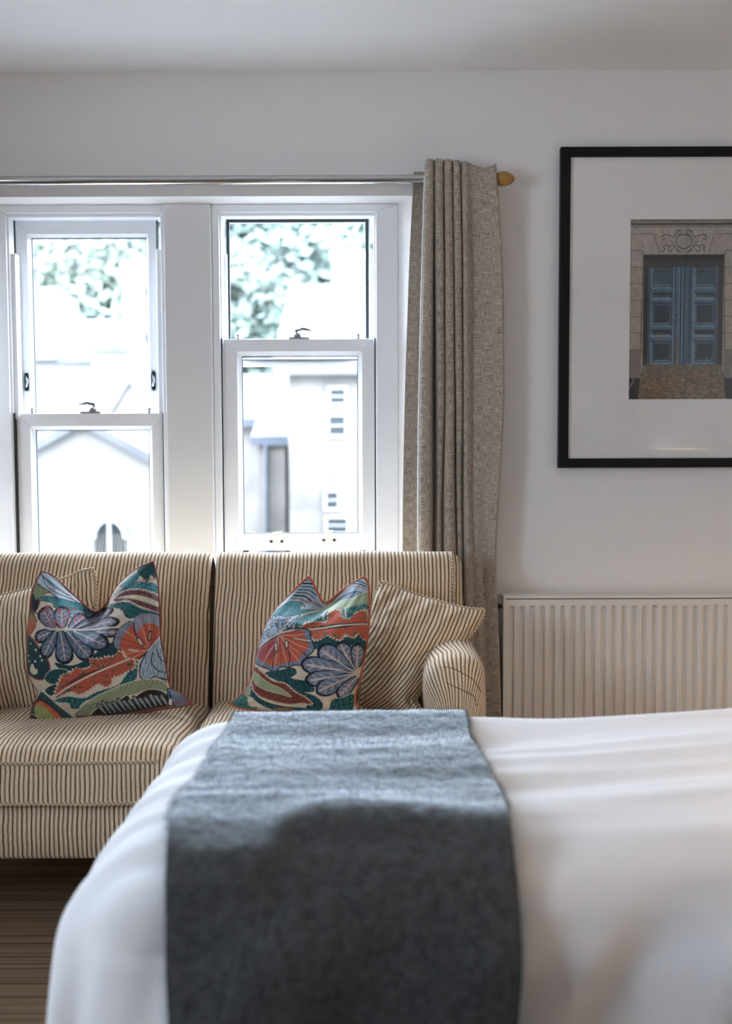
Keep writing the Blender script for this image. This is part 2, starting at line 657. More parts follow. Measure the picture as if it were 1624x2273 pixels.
# ------------------------------------------------------------------ painter for printed cloth and paper
class Canvas:
    def __init__(self, x0, y0, x1, y1, scale, base):
        self.x0, self.y0, self.s = x0, y0, scale
        self.w, self.h = int((x1 - x0) * scale), int((y1 - y0) * scale)
        self.img = np.empty((self.h, self.w, 3)); self.img[:] = lin(base)
        ys, xs = np.mgrid[0:self.h, 0:self.w]
        self.X = xs / scale + x0; self.Y = ys / scale + y0

    def _win(self, pts, pad):
        a = (pts.min(0) - pad - (self.x0, self.y0)) * self.s
        b = (pts.max(0) + pad - (self.x0, self.y0)) * self.s
        i0, i1 = max(0, int(a[0])), min(self.w, int(b[0]) + 2)
        j0, j1 = max(0, int(a[1])), min(self.h, int(b[1]) + 2)
        if i1 <= i0 or j1 <= j0: return None
        return slice(j0, j1), slice(i0, i1)

    def mask(self, pts, w):
        X, Y = self.X[w], self.Y[w]
        ins = np.zeros(X.shape, bool)
        n = len(pts)
        for i in range(n):
            xa, ya = pts[i]; xb, yb = pts[(i + 1) % n]
            if ya == yb: continue
            c = ((ya > Y) != (yb > Y)) & (X < (xb - xa) * (Y - ya) / (yb - ya) + xa)
            ins ^= c
        return ins

    def poly(self, pts, col, smooth=True, edge=None, ew=6, jag=0.0, jn=60):
        pts = np.array(pts, float)
        if smooth: pts = spline(pts, 90 if jag == 0 else jn * 2, closed=True)[:-1]
        if jag > 0:
            k = np.arange(len(pts))
            nrm = np.roll(pts, -1, 0) - np.roll(pts, 1, 0)
            nrm = np.stack([nrm[:, 1], -nrm[:, 0]], -1) / (np.linalg.norm(nrm, axis=1)[:, None] + 1e-6)
            pts = pts + nrm * (jag * np.where(k % 2 == 0, 1, -1) * RNG.uniform(0.5, 1.2, len(pts)))[:, None]
        w = self._win(pts, 2)
        if w is None: return
        m = self.mask(pts, w)
        if callable(col):
            c = col(self.X[w][m], self.Y[w][m])
        else:
            c = np.array(lin(col))
        self.img[w][m] = c
        if edge is not None:
            self.stroke(np.concatenate([pts, pts[:1]]), ew, edge, smooth=False)

    def stroke(self, pts, width, col, smooth=True, taper=False):
        pts = np.array(pts, float)
        if smooth and len(pts) > 2: pts = spline(pts, 30)
        w = self._win(pts, width)
        if w is None: return
        X, Y = self.X[w], self.Y[w]
        D = np.full(X.shape, 1e9)
        n = len(pts) - 1
        for i in range(n):
            a, b = pts[i], pts[i + 1]
            d = b - a
            L = d @ d
            if L < 1e-9: continue
            t = np.clip(((X - a[0]) * d[0] + (Y - a[1]) * d[1]) / L, 0, 1)
            e = np.hypot(X - a[0] - t * d[0], Y - a[1] - t * d[1])
            if taper: e = e / max(0.15, 1 - (i + t.mean() * 0 + 0.5) / n)
            D = np.minimum(D, e)
        al = np.clip((width / 2 - D) * self.s + 0.5, 0, 1)[..., None]
        self.img[w] = self.img[w] * (1 - al) + np.array(lin(col)) * al

    def lobe(self, base, tip, width, fill, edge, rib, ew=14, bend=0.0):
        width = width * 1.18
        b, t = np.array(base, float), np.array(tip, float)
        d = t - b
        n = np.array([-d[1], d[0]]) / (np.linalg.norm(d) + 1e-6)
        prof = [(0.0, 0.20), (0.25, 0.36), (0.5, 0.46), (0.75, 0.50), (0.92, 0.34), (1.0, 0.0)]
        c = lambda s: b + d * s + n * bend * math.sin(math.pi * s)
        L = [c(s) + n * width * h for s, h in prof]
        R = [c(s) - n * width * h for s, h in prof[:-1]][::-1]
        self.poly(L + R, edge)
        q = 1 - ew * 1.6 / max(np.linalg.norm(d), 1)
        L = [c(s * q) + n * max(1, (width * h - ew * 0.8)) for s, h in prof]
        R = [c(s * q) - n * max(1, (width * h - ew * 0.8)) for s, h in prof[:-1]][::-1]
        self.poly(L + R, fill)
        for k in range(7):
            s = 0.25 + 0.09 * k
            for sg in (-1, 1):
                self.stroke([c(s), c(min(1, s + 0.12)) + n * sg * width * 0.26], 3.5, rib if k % 2 else (150, 75, 70), smooth=False)
        self.stroke([c(0), c(0.5), c(0.86)], 7, rib)

    def hatch(self, pts, ang, step, width, col, length=60, seed=1):
        """Short strokes filling a region: tapestry stitching."""
        pts = np.array(pts, float)
        P = spline(pts, 60, closed=True)[:-1]
        w = self._win(P, 2)
        if w is None: return
        m = self.mask(P, w)
        ca, sa = math.cos(ang), math.sin(ang)
        X, Y = self.X[w], self.Y[w]
        a = X * ca + Y * sa + 10 * vnoise(X / 40 + 30, Y / 40 + 30, seed)
        l = -X * sa + Y * ca
        ph = (np.floor(a / step) * 37.7) % length
        on = ((a % step) < width) & (((l + ph) % length) < length * 0.75) & m
        self.img[w][on] = lin(col)

    def speckle(self, pts, col, p=0.12, size=14, seed=3):
        P = spline(np.array(pts, float), 60, closed=True)[:-1]
        w = self._win(P, 2)
        if w is None: return
        m = self.mask(P, w)
        nz = vnoise(self.X[w] / size, self.Y[w] / size, seed)
        self.img[w][m & (nz > 1 - 2 * p * 2.2)] = lin(col)

    def sample(self, x, y):
        i = np.clip((x - self.x0) * self.s, 0, self.w - 1.001); j = np.clip((y - self.y0) * self.s, 0, self.h - 1.001)
        i0, j0 = i.astype(int), j.astype(int)
        fi, fj = (i - i0)[..., None], (j - j0)[..., None]
        I = self.img
        return (I[j0, i0] * (1 - fi) + I[j0, i0 + 1] * fi) * (1 - fj) + (I[j0 + 1, i0] * (1 - fi) + I[j0 + 1, i0 + 1] * fi) * fj


# ------------------------------------------------------------------ the room
WY = 3.30                                   # room face of the window wall
ZC = at(812, 158, WY)[2]                    # ceiling height
XL, XR, YB = -2.15, 2.25, -1.75
LINT = at(450, 436, WY)[2]                  # underside of the lintel
OX0, OX1 = at(-48, 700, WY)[0], at(921, 700, WY)[0]
SILL = 0.74
GY = 3.40                                   # room face of the window frames
IX0, IX1 = at(-30, 700, GY)[0], at(884, 700, GY)[0]

tag(MB().box(XL - .2, XR + .2, YB - .2, WY + .35, -0.12, 0).build('floor', 'carpet'), kind='structure')
tag(MB().box(XL - .2, XR + .2, YB - .2, WY + .35, ZC, ZC + .15).build('ceiling', 'ceiling_paint'), kind='structure')
# left wall with a window added out of view to fill the room with light
SWY0, SWY1, SWZ0, SWZ1 = 0.10, 0.95, 1.12, 2.05
wl_ = MB()
wl_.box(XL - .2, XL, YB, SWY0, 0, ZC).box(XL - .2, XL, SWY1, WY, 0, ZC)
wl_.box(XL - .2, XL, SWY0, SWY1, 0, SWZ0).box(XL - .2, XL, SWY0, SWY1, SWZ1, ZC)
tag(wl_.build('wall_left', 'wall_paint'), kind='structure')
w3 = tag(empty('added_fill_window', (XL - .1, (SWY0 + SWY1) / 2, SWZ0)), kind='structure')
wf = MB()
for ya, yb in ((SWY0, SWY0 + .06), ((SWY0 + SWY1) / 2 - .04, (SWY0 + SWY1) / 2 + .04), (SWY1 - .06, SWY1)):
    wf.box(XL - .15, XL - .08, ya, yb, SWZ0, SWZ1)
for za, zb in ((SWZ0, SWZ0 + .06), (SWZ1 - .06, SWZ1)):
    wf.box(XL - .15, XL - .08, SWY0, SWY1, za, zb)
wf.build('frame', 'window_white', w3)
for ya, yb in ((SWY0 + .05, (SWY0 + SWY1) / 2 - .03), ((SWY0 + SWY1) / 2 + .03, SWY1 - .05)):
    MB().box(XL - .117, XL - .113, ya, yb, SWZ0 + .05, SWZ1 - .05).build('pane', 'window_glass', w3)
portal('skylight_portal', 0, SWY1 - SWY0, 0, SWZ1 - SWZ0, 0, rot=(0, -math.pi / 2, 0), loc=(XL - .19, (SWY0 + SWY1) / 2, (SWZ0 + SWZ1) / 2))
tag(MB().box(XR, XR + .2, YB, WY, 0, ZC).build('wall_right', 'wall_paint'), kind='structure')
tag(MB().box(XL - .2, XR + .2, YB - .2, YB, 0, ZC).build('wall_rear', 'wall_paint'), kind='structure')
wb = MB()
wb.prism([(XL - .2, WY), (OX0, WY), (IX0, GY), (IX0, WY + .33), (XL - .2, WY + .33)], 'z', 0, ZC)
wb.prism([(OX1, WY), (XR + .2, WY), (XR + .2, WY + .33), (IX1, WY + .33), (IX1, GY)], 'z', 0, ZC)
wb.prism([(OX0, WY), (OX1, WY), (IX1, GY), (IX1, WY + .33), (IX0, WY + .33), (IX0, GY)], 'z', LINT, ZC)
wb.prism([(OX0, WY), (OX1, WY), (IX1, GY), (IX1, WY + .33), (IX0, WY + .33), (IX0, GY)], 'z', 0, SILL - .03)
tag(wb.build('wall_back', 'wall_paint'), kind='structure')
tag(MB().box(IX0, IX1, WY + .005, WY + .33, SILL - .03, SILL).build('trim_1', 'window_white', bevel=.004), kind='structure')
for nm, b in (('baseboard_back', (XL, XR, WY - .018, WY, 0, .12)), ('baseboard_left', (XL, XL + .018, YB, WY - .018, 0, .12)),
              ('baseboard_right', (XR - .018, XR, YB, WY - .018, 0, .12)), ('baseboard_rear', (XL + .018, XR - .018, YB, YB + .018, 0, .12))):
    tag(MB().box(*b).build(nm, 'skirting_paint', bevel=.005), kind='structure')

# mullion panel between the two sash windows
def X(px, py, d): return float(at(px, py, d)[0])
def Z(px, py, d): return float(at(px, py, d)[2])
FZT = LINT
MX0, MX1 = X(366, 700, GY - .01), X(470, 700, GY - .01)
tag(MB().box(MX0, MX1, GY - .012, GY + .14, SILL, FZT).build('trim_2', 'panel_white', bevel=.004), kind='structure')


def frame_ring(name, x0, x1, z0, z1, wl, wr, wb_, wt, y0, y1, m, parent, bevel=.003):
    """Mitred ring: four rails, one mesh."""
    b = MB()
    o = [(x0, z0), (x1, z0), (x1, z1), (x0, z1)]
    i = [(x0 + wl, z0 + wb_), (x1 - wr, z0 + wb_), (x1 - wr, z1 - wt), (x0 + wl, z1 - wt)]
    for k in range(4):
        l = (k + 1) % 4
        b.prism([o[k], o[l], i[l], i[k]], 'y', y0, y1)
    return b.build(name, m, parent, bevel=bevel)


def bead(name, x0, x1, z0, z1, w, y, depth, m, parent):
    """Sloped glazing bead inside a ring: wide at the back, a chamfer in front."""
    b = MB()
    n = 0
    o = [(x0, z0), (x1, z0), (x1, z1), (x0, z1)]
    i = [(x0 + w, z0 + w), (x1 - w, z0 + w), (x1 - w, z1 - w), (x0 + w, z1 - w)]
    for k in range(4):
        l = (k + 1) % 4
        n = len(b.v)
        (ax, az), (bx, bz), (cx, cz), (dx, dz) = o[k], o[l], i[l], i[k]
        b.v += [(ax, y, az), (bx, y, bz), (cx, y + depth, cz), (dx, y + depth, dz), (dx, y + depth + .012, dz), (cx, y + depth + .012, cz), (bx, y + depth + .012, bz), (ax, y + depth + .012, az)]
        b.f += [(n, n + 1, n + 2, n + 3), (n + 3, n + 2, n + 5, n + 4), (n, n + 3, n + 4, n + 7), (n + 1, n + 6, n + 5, n + 2), (n + 4, n + 5, n + 6, n + 7), (n, n + 7, n + 6, n + 1)]
    return b.build(name, m, parent)


def pane(x0, x1, z0, z1, y, parent, m='window_glass', name='pane'):
    return MB().box(x0, x1, y - .002, y + .002, z0, z1).build(name, m, parent)


def sash(name, win, x0, x1, z0, z1, wl, wr, wb_, wt, y, thick=.035):
    """A sash: moulded ring, bead, gasket line and a pane as its pieces."""
    s = frame_ring(name, x0, x1, z0, z1, wl * .76, wr * .76, wb_ * .76, wt * .76, y, y + thick, 'window_white', win, bevel=.0025)
    ix0, ix1, iz0, iz1 = x0 + wl * .76, x1 - wr * .76, z0 + wb_ * .76, z1 - wt * .76
    w = min(wl, wr, wb_, wt) * .24
    bd = bead('glazing_bead', ix0 - .001, ix1 + .001, iz0 - .001, iz1 + .001, w, y + .004, .012, 'window_white', s)
    g = frame_ring('gasket', ix0 + w - .003, ix1 - w + .003, iz0 + w - .003, iz1 - w + .003, .0045, .0045, .0045, .0045, y + .018, y + .026, 'gasket', s, bevel=0)
    p = pane(ix0, ix1, iz0, iz1, y + .024, s)
    return s


def catch(win, x, y, z, flip):
    """Sash fastener: plate and cam body with a swept lever."""
    c = MB()
    c.box(x - .036, x + .036, y - .016, y + .016, z, z + .007)
    c.lathe([(.017, 0), (.017, .009), (.012, .013)], 'z', (x + flip * .006, y, z + .007), 16)
    o = c.build('sash_catch', 'chrome', win, bevel=.002)
    l = MB()
    l.tube([(x + flip * .010, y, z + .016), (x + flip * .010, y - .004, z + .031), (x - flip * .014, y - .008, z + .035), (x - flip * .040, y - .010, z + .029)], [.007, .007, .0065, .005], 10)
    lo = l.build('lever', 'dark_chrome', None, smooth=True)
    lo.parent = o
    return o


def knob(win, x, y, z):
    MB().lathe([(.009, 0), (.009, .004), (.005, .006), (.005, .010), (.0085, .012), (.0085, .017), (.004, .019)], 'z', (x, y, z), 14).build('restrictor_knob', 'chrome', win, smooth='auto')


def finger_pull(win, x, y, z, h=.068, w=.019):
    """Recessed oval pull."""
    pts = []
    for i in range(24):
        a = 2 * math.pi * i / 24
        pts.append((x + w / 2 * math.cos(a), y - .002, z + (h - w) / 2 * (1 if math.sin(a) > 0 else -1) + w / 2 * math.sin(a)))
    o = MB().tube(pts, .003, 8, closed=True).build('finger_pull', 'chrome', win, smooth=True)
    b = MB().prism([(p[0], p[2]) for p in pts], 'y', y - .001, y + .0015).build('recess', 'shade_black')  # flat plate, the hollow's shade put into its colour
    keep(b, win); b.parent = o
    t = MB().tube([(x - .002, y - .004, z - h * .28), (x + .003, y - .007, z), (x - .001, y - .004, z + h * .28)], .0045, 8).build('thumb_grip', 'chrome', smooth=True)
    keep(t, win); t.parent = o


def sash_lift(win, x, y, z):
    """Hook lift: winged plate with two screws and an upturned hook."""
    p = MB()
    p.prism([(x - .027, z - .006), (x - .020, z - .015), (x + .020, z - .015), (x + .027, z - .006), (x + .025, z + .003), (x + .012, z + .007), (x - .012, z + .007), (x - .025, z + .003)], 'y', y - .005, y)
    o = p.build('sash_lift', 'chrome', win, bevel=.0015)
    h = MB().prism([(y, z + .004), (y - .006, z + .004), (y - .018, z + .016), (y - .020, z + .026), (y - .015, z + .027), (y - .012, z + .018), (y - .003, z + .012), (y, z + .012)], 'x', x - .013, x + .013).build('hook', 'chrome', bevel=.0015)
    h.parent = o
    for sx in (-.018, .018):
        s = MB().lathe([(.0052, 0), (.0052, .002), (.003, .003)], 'y', (x + sx, y - .0068, z - .004), 10).build('screw', 'dark_metal')
        s.parent = o


def jamb_strip(win, x0, x1, z0, z1, y0, y1):
    MB().box(x0, x1, y0, y1, z0, z1).build('jamb_liner', 'window_white', win, bevel=.003)


LY, UY = GY + .022, GY + .068               # lower and upper sash faces
# ---- window_1 (beside the frame's left edge)
w1 = empty('window_1', (X(190, 900, GY), GY, SILL)); tag(w1, kind='structure')
fx0, fx1 = IX0, MX0
sx0, sx1 = X(36, 918, LY), X(362, 918, LY)
lz1 = Z(200, 917, LY)
lz0 = SILL + .012
# frame around
uy = GY + .004
ux0, ux1 = X(34, 560, UY), X(348, 560, UY)
uz1 = Z(190, 489, UY)
frame_ring('frame', fx0, fx1, SILL, FZT, sx0 - .012 - fx0, fx1 - sx1 - .004, .012, FZT - Z(190, 473, GY), GY, GY + .13, 'window_white', w1, bevel=.004)
frame_ring('stop_bead', sx0 - .018, sx1 + .0185, SILL + .006, Z(190, 471, GY), .014, .014, .01, Z(190, 471, GY) - Z(190, 486, GY + .03), GY + .008, GY + .055, 'window_white', w1, bevel=.003)
jamb_strip(w1, sx0 - .010, sx0 + .012, lz1 - .02, Z(20, 560, GY), LY - .006, LY + .034)
jamb_strip(w1, sx1 - .014, sx1 + .003, lz1 - .02, Z(350, 550, GY), LY - .006, LY + .034)
us = sash('upper_sash', w1, ux0, ux1, lz1 - .05, uz1, X(70, 560, UY) - ux0, ux1 - X(322, 560, UY), .045, uz1 - Z(190, 530, UY), UY)
ls = sash('lower_sash', w1, sx0, sx1, lz0, lz1, X(78, 958, LY) - sx0, sx1 - X(328, 955, LY), .07, lz1 - Z(200, 956, LY), LY)
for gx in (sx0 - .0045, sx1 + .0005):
    MB().box(gx, gx + .004, GY + .0065, LY + .03, lz0, lz1).build('gap_shade_strip', 'shade_black', w1)  # solid dark strips put in for the shade beside the lower sash
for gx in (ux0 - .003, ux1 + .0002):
    MB().box(gx, gx + .003, UY - .002, UY + .03, lz1, uz1).build('gap_shade_strip', 'shade_black', w1)  # upper sash: edge shade drawn as dark strips too
catch(w1, X(203, 912, LY + .018), LY + .018, lz1, 1)
knob(w1, X(71, 914, LY + .015), LY + .015, lz1)
knob(w1, X(331, 912, LY + .015), LY + .015, lz1)
finger_pull(w1, X(60, 848, UY), UY, Z(60, 848, UY))
finger_pull(w1, X(349, 845, UY) - .012, UY, Z(349, 845, UY))

# ---- window_2 (raised, next to the curtain)
w2 = empty('window_2', (X(660, 900, GY), GY, SILL)); tag(w2, kind='structure')
fx0, fx1 = MX1, IX1
sx0, sx1 = X(495, 753, LY), X(830, 753, LY)
lz1 = Z(662, 752, LY)
lz0 = Z(670, 1221, LY)
frame_ring('frame', fx0, fx1, SILL, FZT, sx0 - .006 - fx0, fx1 - sx1 - .006, .012, FZT - Z(660, 471, GY), GY, GY + .13, 'window_white', w2, bevel=.004)
frame_ring('stop_bead', sx0 - .012, sx1 + .012, SILL + .006, Z(660, 470, GY), .012, .012, .01, Z(660, 470, GY) - Z(660, 483, GY + .03), GY + .008, GY + .055, 'window_white', w2, bevel=.003)
jamb_strip(w2, sx0 - .004, sx0 + .012, SILL, Z(490, 556, GY), LY - .004 + .032, LY + .045)
jamb_strip(w2, sx1 - .012, sx1 + .004, SILL, Z(826, 550, GY), LY - .004 + .032, LY + .045)
jamb_strip(w2, sx0 - .008, sx0 + .002, lz1 - .02, Z(490, 556, GY), LY - .004, LY + .034)
jamb_strip(w2, sx1 - .002, sx1 + .008, lz1 - .02, Z(826, 550, GY), LY - .004, LY + .034)
gx0, gx1 = X(502, 560, UY), X(818, 560, UY)
gz1, gz0 = Z(660, 485, UY), Z(660, 812, UY)
up = frame_ring('upper_sash', gx0 - .004, gx1 + .004, gz0, gz1 + .004, .012, .012, Z(660, 795, UY) - gz0, .012, UY + .014, UY + .04, 'window_white', w2, bevel=.002)
frame_ring('gasket', gx0, gx1, gz0 + .02, gz1, .0115, .0115, .004, .011, UY + .002, UY + .016, 'gasket', up)
pane(gx0, gx1, gz0 + .01, gz1, UY + .02, up)
ls2 = sash('lower_sash', w2, sx0, sx1, lz0, lz1, X(537, 800, LY) - sx0, sx1 - X(793, 800, LY), Z(670, 1184, LY) - lz0, lz1 - Z(660, 790, LY), LY)
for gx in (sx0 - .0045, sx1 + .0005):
    MB().box(gx, gx + .004, GY + .0065, LY + .03, SILL + .01, lz1).build('gap_shade_strip', 'shade_black', w2)  # dark strips in place of the shade along the raised sash
catch(w2, X(664, 747, LY + .018), LY + .018, lz1, -1)
knob(w2, X(528, 750, LY + .015), LY + .015, lz1)
knob(w2, X(795, 748, LY + .015), LY + .015, lz1)
sash_lift(w2, X(614, 1199, LY), LY, Z(614, 1199, LY))
sash_lift(w2, X(730, 1196, LY), LY, Z(730, 1196, LY))
for px in (517, 829):
    x = X(px, 1226, LY)
    MB().box(x - .006, x + .006, LY + .004, LY + .02, SILL + .012, lz0 + .004).build('balance_rod', 'chrome', w2, bevel=.001)
for px in (545, 806):
    x = X(px, 1226, LY)
    MB().box(x - .010, x + .010, LY + .006, LY + .026, lz0 - .02, lz0 + .001).build('balance_shoe', 'gasket', w2, bevel=.002)
portal('skylight_portal', IX0, MX0, SILL, FZT, GY + .16)
portal('skylight_portal', MX1, IX1, SILL, FZT, GY + .16)

# ------------------------------------------------------------------ bed, duvet, throw
BX0, BX1, BY0, BY1, BZ, BR = -0.288, 1.60, 1.515, 2.06, 0.640, 0.165


def duvet_bump(P, N, A, B):
    x, y = A, B
    top = np.clip((N[..., 2] - 0.25) / 0.5, 0, 1)
    f = 0.0
    warp = 0.10 * vnoise(x * 1.6 + 5, y * 1.6 + 9, 2)
    f = f + top * (0.019 * vnoise(x * 1.1 + 3, (y + warp) * 9.0, 4) + 0.010 * vnoise(x * 1.7 + 8, (y + warp) * 17.0, 5) + 0.004 * vnoise(x * 4 + 1, (y + warp) * 26, 6))
    side = 1 - top
    w2_ = x - 0.55 * (y)
    f = f + side * (0.020 * vnoise(w2_ * 6 + 20, y * 2.2 + 9, 7) + 0.011 * vnoise(w2_ * 13 + 20, y * 3 + 4, 8))
    f = f + 0.010 * vnoise(x * 2.0 + 11, y * 2.0 + 17, 9)
    # plump rise toward the pillow end
    f = f + top * 0.045 * np.clip((x - 0.35) / 0.6, 0, 1) ** 1.5
    return f


def duvet_surface(A, B, off=0.0, k=1.0):
    P, N = drape(A, B, BX0, BX1, BY0, BY1, BZ, BR, flare=0.05)
    # the foot end hangs out a little further as it falls
    ov = np.maximum(np.sqrt(np.minimum(A - BX0, 0) ** 2 + np.minimum(B - BY0, 0) ** 2 + np.maximum(B - BY1, 0) ** 2) - BR * 1.2, 0)
    P[..., 0] -= .17 * ov * np.clip((BX0 - A) / .15, 0, 1)
    return P + N * (k * duvet_bump(P, N, A, B) + off)[..., None], N


a = np.linspace(BX0 - 0.72, BX1 + 0.20, 330)
b = np.linspace(BY0 - 0.72, BY1 + 0.70, 300)
A, B = np.meshgrid(a, b, indexing='ij')
P, N = duvet_surface(A, B)
P[..., 2] = np.maximum(P[..., 2], 0.05)
me = grid_mesh('duvet', [(P, np.stack([A, B], -1), None, False)])
duvet = link('duvet', me, 'duvet_cotton')
sol = duvet.modifiers.new('solidify', 'SOLIDIFY'); sol.thickness = 0.012; sol.offset = -1
tag(duvet, 'crumpled plain white cotton duvet covering the bed in the foreground', 'duvet')

bed = empty('bed', (0.6, 1.82, 0)); tag(bed, 'low single bed hidden under the white duvet in front of the sofa', 'bed')
MB().box(BX0 - .08, BX1 + .08, BY0 - .09, BY1 + .09, .34, .585).build('mattress', 'mattress_fabric', bed, bevel=.05, seg=4)
MB().box(BX0 - .08, BX1 + .08, BY0 - .09, BY1 + .09, .12, .34).build('base', 'mattress_fabric', bed, bevel=.015)
for lx in (BX0, BX1):
    for ly in (BY0, BY1):
        MB().lathe([(.022, 0), (.03, .12)], 'z', (lx, ly, 0), 12).build('leg', 'dark_wood', bed, smooth='auto')

# throw: a strip of wool laid across the bed's foot
def throw_edges(b):
    # left and right edges of the strip as the sheet runs from the far side over the top to the near side
    s = np.clip((b - (BY0 - .5)) / 1.3, 0, 1)
    nr = np.clip((BY0 + .02 - b) / .3, 0, 1)
    xl = -0.292 + .014 * nr + 0.010 * np.sin(7 * b) + 0.004 * np.sin(19 * b)
    xr = 0.212 - .014 * nr + 0.008 * np.sin(5 * b + 1) + 0.004 * np.sin(16 * b)
    return xl, xr
b = np.linspace(BY0 - 0.60, BY1 + 0.34, 330)
t = np.linspace(0, 1, 190)
xl, xr = throw_edges(b)
A = xl[None, :] + (xr - xl)[None, :] * t[:, None]
B = np.repeat(b[None, :], len(t), 0)
P, N = drape(A, B, BX0 - .2, BX1, BY0, BY1, BZ, BR, flare=0.04)
P2, N2 = duvet_surface(A, B, .010, .35)
body = 0.020 + 0.005 * vnoise(A * 7 + 3, B * 6 + 5, 21) + 0.0010 * vnoise(A * 40, B * 40, 22) + 0.0008 * vnoise(A * 110, B * 110, 23)
# soft crease where the wool breaks over the near edge
cr_ = 1 / (1 + np.exp(-(A + .12) / .02))
body = body + 0.020 * np.exp(-((B - (BY0 - .095 + .075 * cr_ - .035 * np.clip((A - .0) / .2, 0, 1) + .02 * vnoise(A * 9 + 4, A * 0 + 2.5, 27))) / 0.055) ** 2)
roll = 1 - 0.0 * t
P3 = P2 + N2 * body[..., None]
me = grid_mesh('throw_blanket', [(P3, np.stack([A, B], -1), None, False)])
throw = link('throw_blanket', me, 'wool')
sol = throw.modifiers.new('solidify', 'SOLIDIFY'); sol.thickness = 0.011; sol.offset = -1
tag(throw, 'fuzzy charcoal blue wool throw laid across the white duvet', 'throw')
# loose fibres along the throw's edges and surface: uncountable fuzz
fv, ff = [], []
nb = P3.shape[1]
def fibre(p, dirv, L, w):
    side = np.cross(dirv, [0.3, 0.5, 0.8]); side = side / (np.linalg.norm(side) + 1e-9) * w
    k = len(fv)
    mid = p + dirv * L * .55 + RNG.normal(0, L * .14, 3)
    fv.extend([p - side, p + side, mid + side * .7, mid - side * .7, p + dirv * L + RNG.normal(0, L * .25, 3)])
    ff.extend([(k, k + 1, k + 2, k + 3), (k + 3, k + 2, k + 4)])
for row, sg in ((0, -1), (-1, 1)):
    for _ in range(5200):
        j = RNG.integers(2, nb - 2)
        p = P3[row, j]; n = N2[row, j]
        tn = P3[row, j + 1] - P3[row, j - 1]; tn /= np.linalg.norm(tn)
        e = np.cross(tn, n) * sg
        if e[0] * sg < 0: e = -e
        d = e + n * RNG.uniform(-.5, .7) + tn * RNG.uniform(-.8, .8)
        fibre(p - n * RNG.uniform(0, .008), d / np.linalg.norm(d), RNG.uniform(.004, .014), .00032)
for _ in range(26000):
    i, j = RNG.integers(1, P3.shape[0] - 1), RNG.integers(2, nb - 2)
    n = N2[i, j]
    d = n * RNG.uniform(.3, 1) + RNG.normal(0, .7, 3)
    fibre(P3[i, j], d / np.linalg.norm(d), RNG.uniform(.004, .011), .0003)
me = bpy.data.meshes.new('wool_fuzz')
me.from_pydata([tuple(v) for v in fv], [], ff)
fz = link('wool_fuzz', me, 'wool', throw)
fz['kind'] = 'stuff'

# ------------------------------------------------------------------ sofa
SX = -0.47                                   # seam between the two halves
SFY = 2.455                                  # front of the seat
ARX0, ARX1 = 0.160, 0.322
LAX0, LAX1 = -1.262, -1.100
sofa = empty('sofa', (-0.47, 2.8, 0)); tag(sofa, 'cream and brown striped corduroy sofa beneath the window', 'sofa')


def cord_sheet(name, P, U, parent=sofa, weldit=False):
    me = grid_mesh(name, [(P, U, None, False)])
    o = link(name, me, 'corduroy')
    keep(o, parent)
    return o


def rope(name, pts, r=.0045, parent=sofa, twist=True, pitch=.012, m='corduroy', subp=None):
    """Piped edge wrapped in the striped cloth: a tube whose stripes wind round it."""
    pts = np.array(pts, float)
    seg = 8
    mb = MB().tube(pts, r, seg)
    me = mb.mesh(name)
    L = np.concatenate([[0], np.cumsum(np.linalg.norm(np.diff(pts, axis=0), axis=1))])
    uvl = me.uv_layers.new(name='UVMap')
    idx = np.empty(len(me.loops), int)
    me.loops.foreach_get('vertex_index', idx)
    ring, ph = np.minimum(idx // seg, len(pts) - 1), idx % seg
    u = L[ring] * 1.0 + ph / seg * 0.0117 * 2
    uvl.data.foreach_set('uv', np.stack([u, u * 0], -1).astype(np.float32).ravel())
    me.polygons.foreach_set('use_smooth', [True] * len(me.polygons))
    o = link(name, me, m)
    keep(o, parent)
    if subp is not None:
        o.parent = subp
    return o


# seat cushions
def seat(x0, x1, seed):
    r = .045
    zt = .478
    ix0, ix1, iy0, iy1 = x0 + r, x1 - r, SFY + r, 2.98
    hb = .085
    a = np.linspace(ix0 - r * 1.57 - hb, ix1 + r * 1.57 + hb, 170)
    b = np.concatenate([np.linspace(iy0 - r * 1.57 - hb, iy0 + .1, 60), np.linspace(iy0 + .1, iy1, 60)[1:]])
    A, B = np.meshgrid(a, b, indexing='ij')
    P, N = drape(A, B, ix0, ix1, iy0, iy1, zt, r)
    cx = np.clip((A - x0) / (x1 - x0), 0, 1); cy = np.clip((B - SFY) / (2.95 - SFY), 0, 1)
    crown = np.sin(np.pi * cx) ** .6 * np.sin(np.pi * np.clip(cy * .82 + .12, 0, 1)) ** .8 * .026
    nz = .0055 * vnoise(A * 7 + seed, B * 9 + 3, seed) + .003 * vnoise(A * 16, B * 15 + seed, seed + 1)
    # dent behind the front edge where the seat has been sat on
    nz = nz - .007 * np.exp(-((B - 2.70) / .05) ** 2) * np.sin(np.pi * cx)
    P = P + N * (crown * N[..., 2] + nz)[..., None]
    # cushion edge bows a little
    P[..., 1] -= (np.sin(np.pi * cx) * .008) * (N[..., 1] < -.1)
    wob = .004 * vnoise(A * 5, B * 5, seed + 5)
    U = np.stack([A + wob - (B - SFY) * 0.02, B], -1)
    o = cord_sheet('seat_cushion', P, U)
    # piping along the top front edge and the lower front edge
    j1 = int(np.argmin(np.abs(b - (iy0 - r * 1.12))))
    i0, i1 = int(np.argmin(np.abs(a - ix0))), int(np.argmin(np.abs(a - ix1)))
    rope('piping', P[i0:i1 + 1:2, j1] + N[i0:i1 + 1:2, j1] * .002, .005, subp=o)
    low = P[i0:i1 + 1:2, 0] + N[i0:i1 + 1:2, 0] * .002
    rope('piping', low, .005, subp=o)
    return o


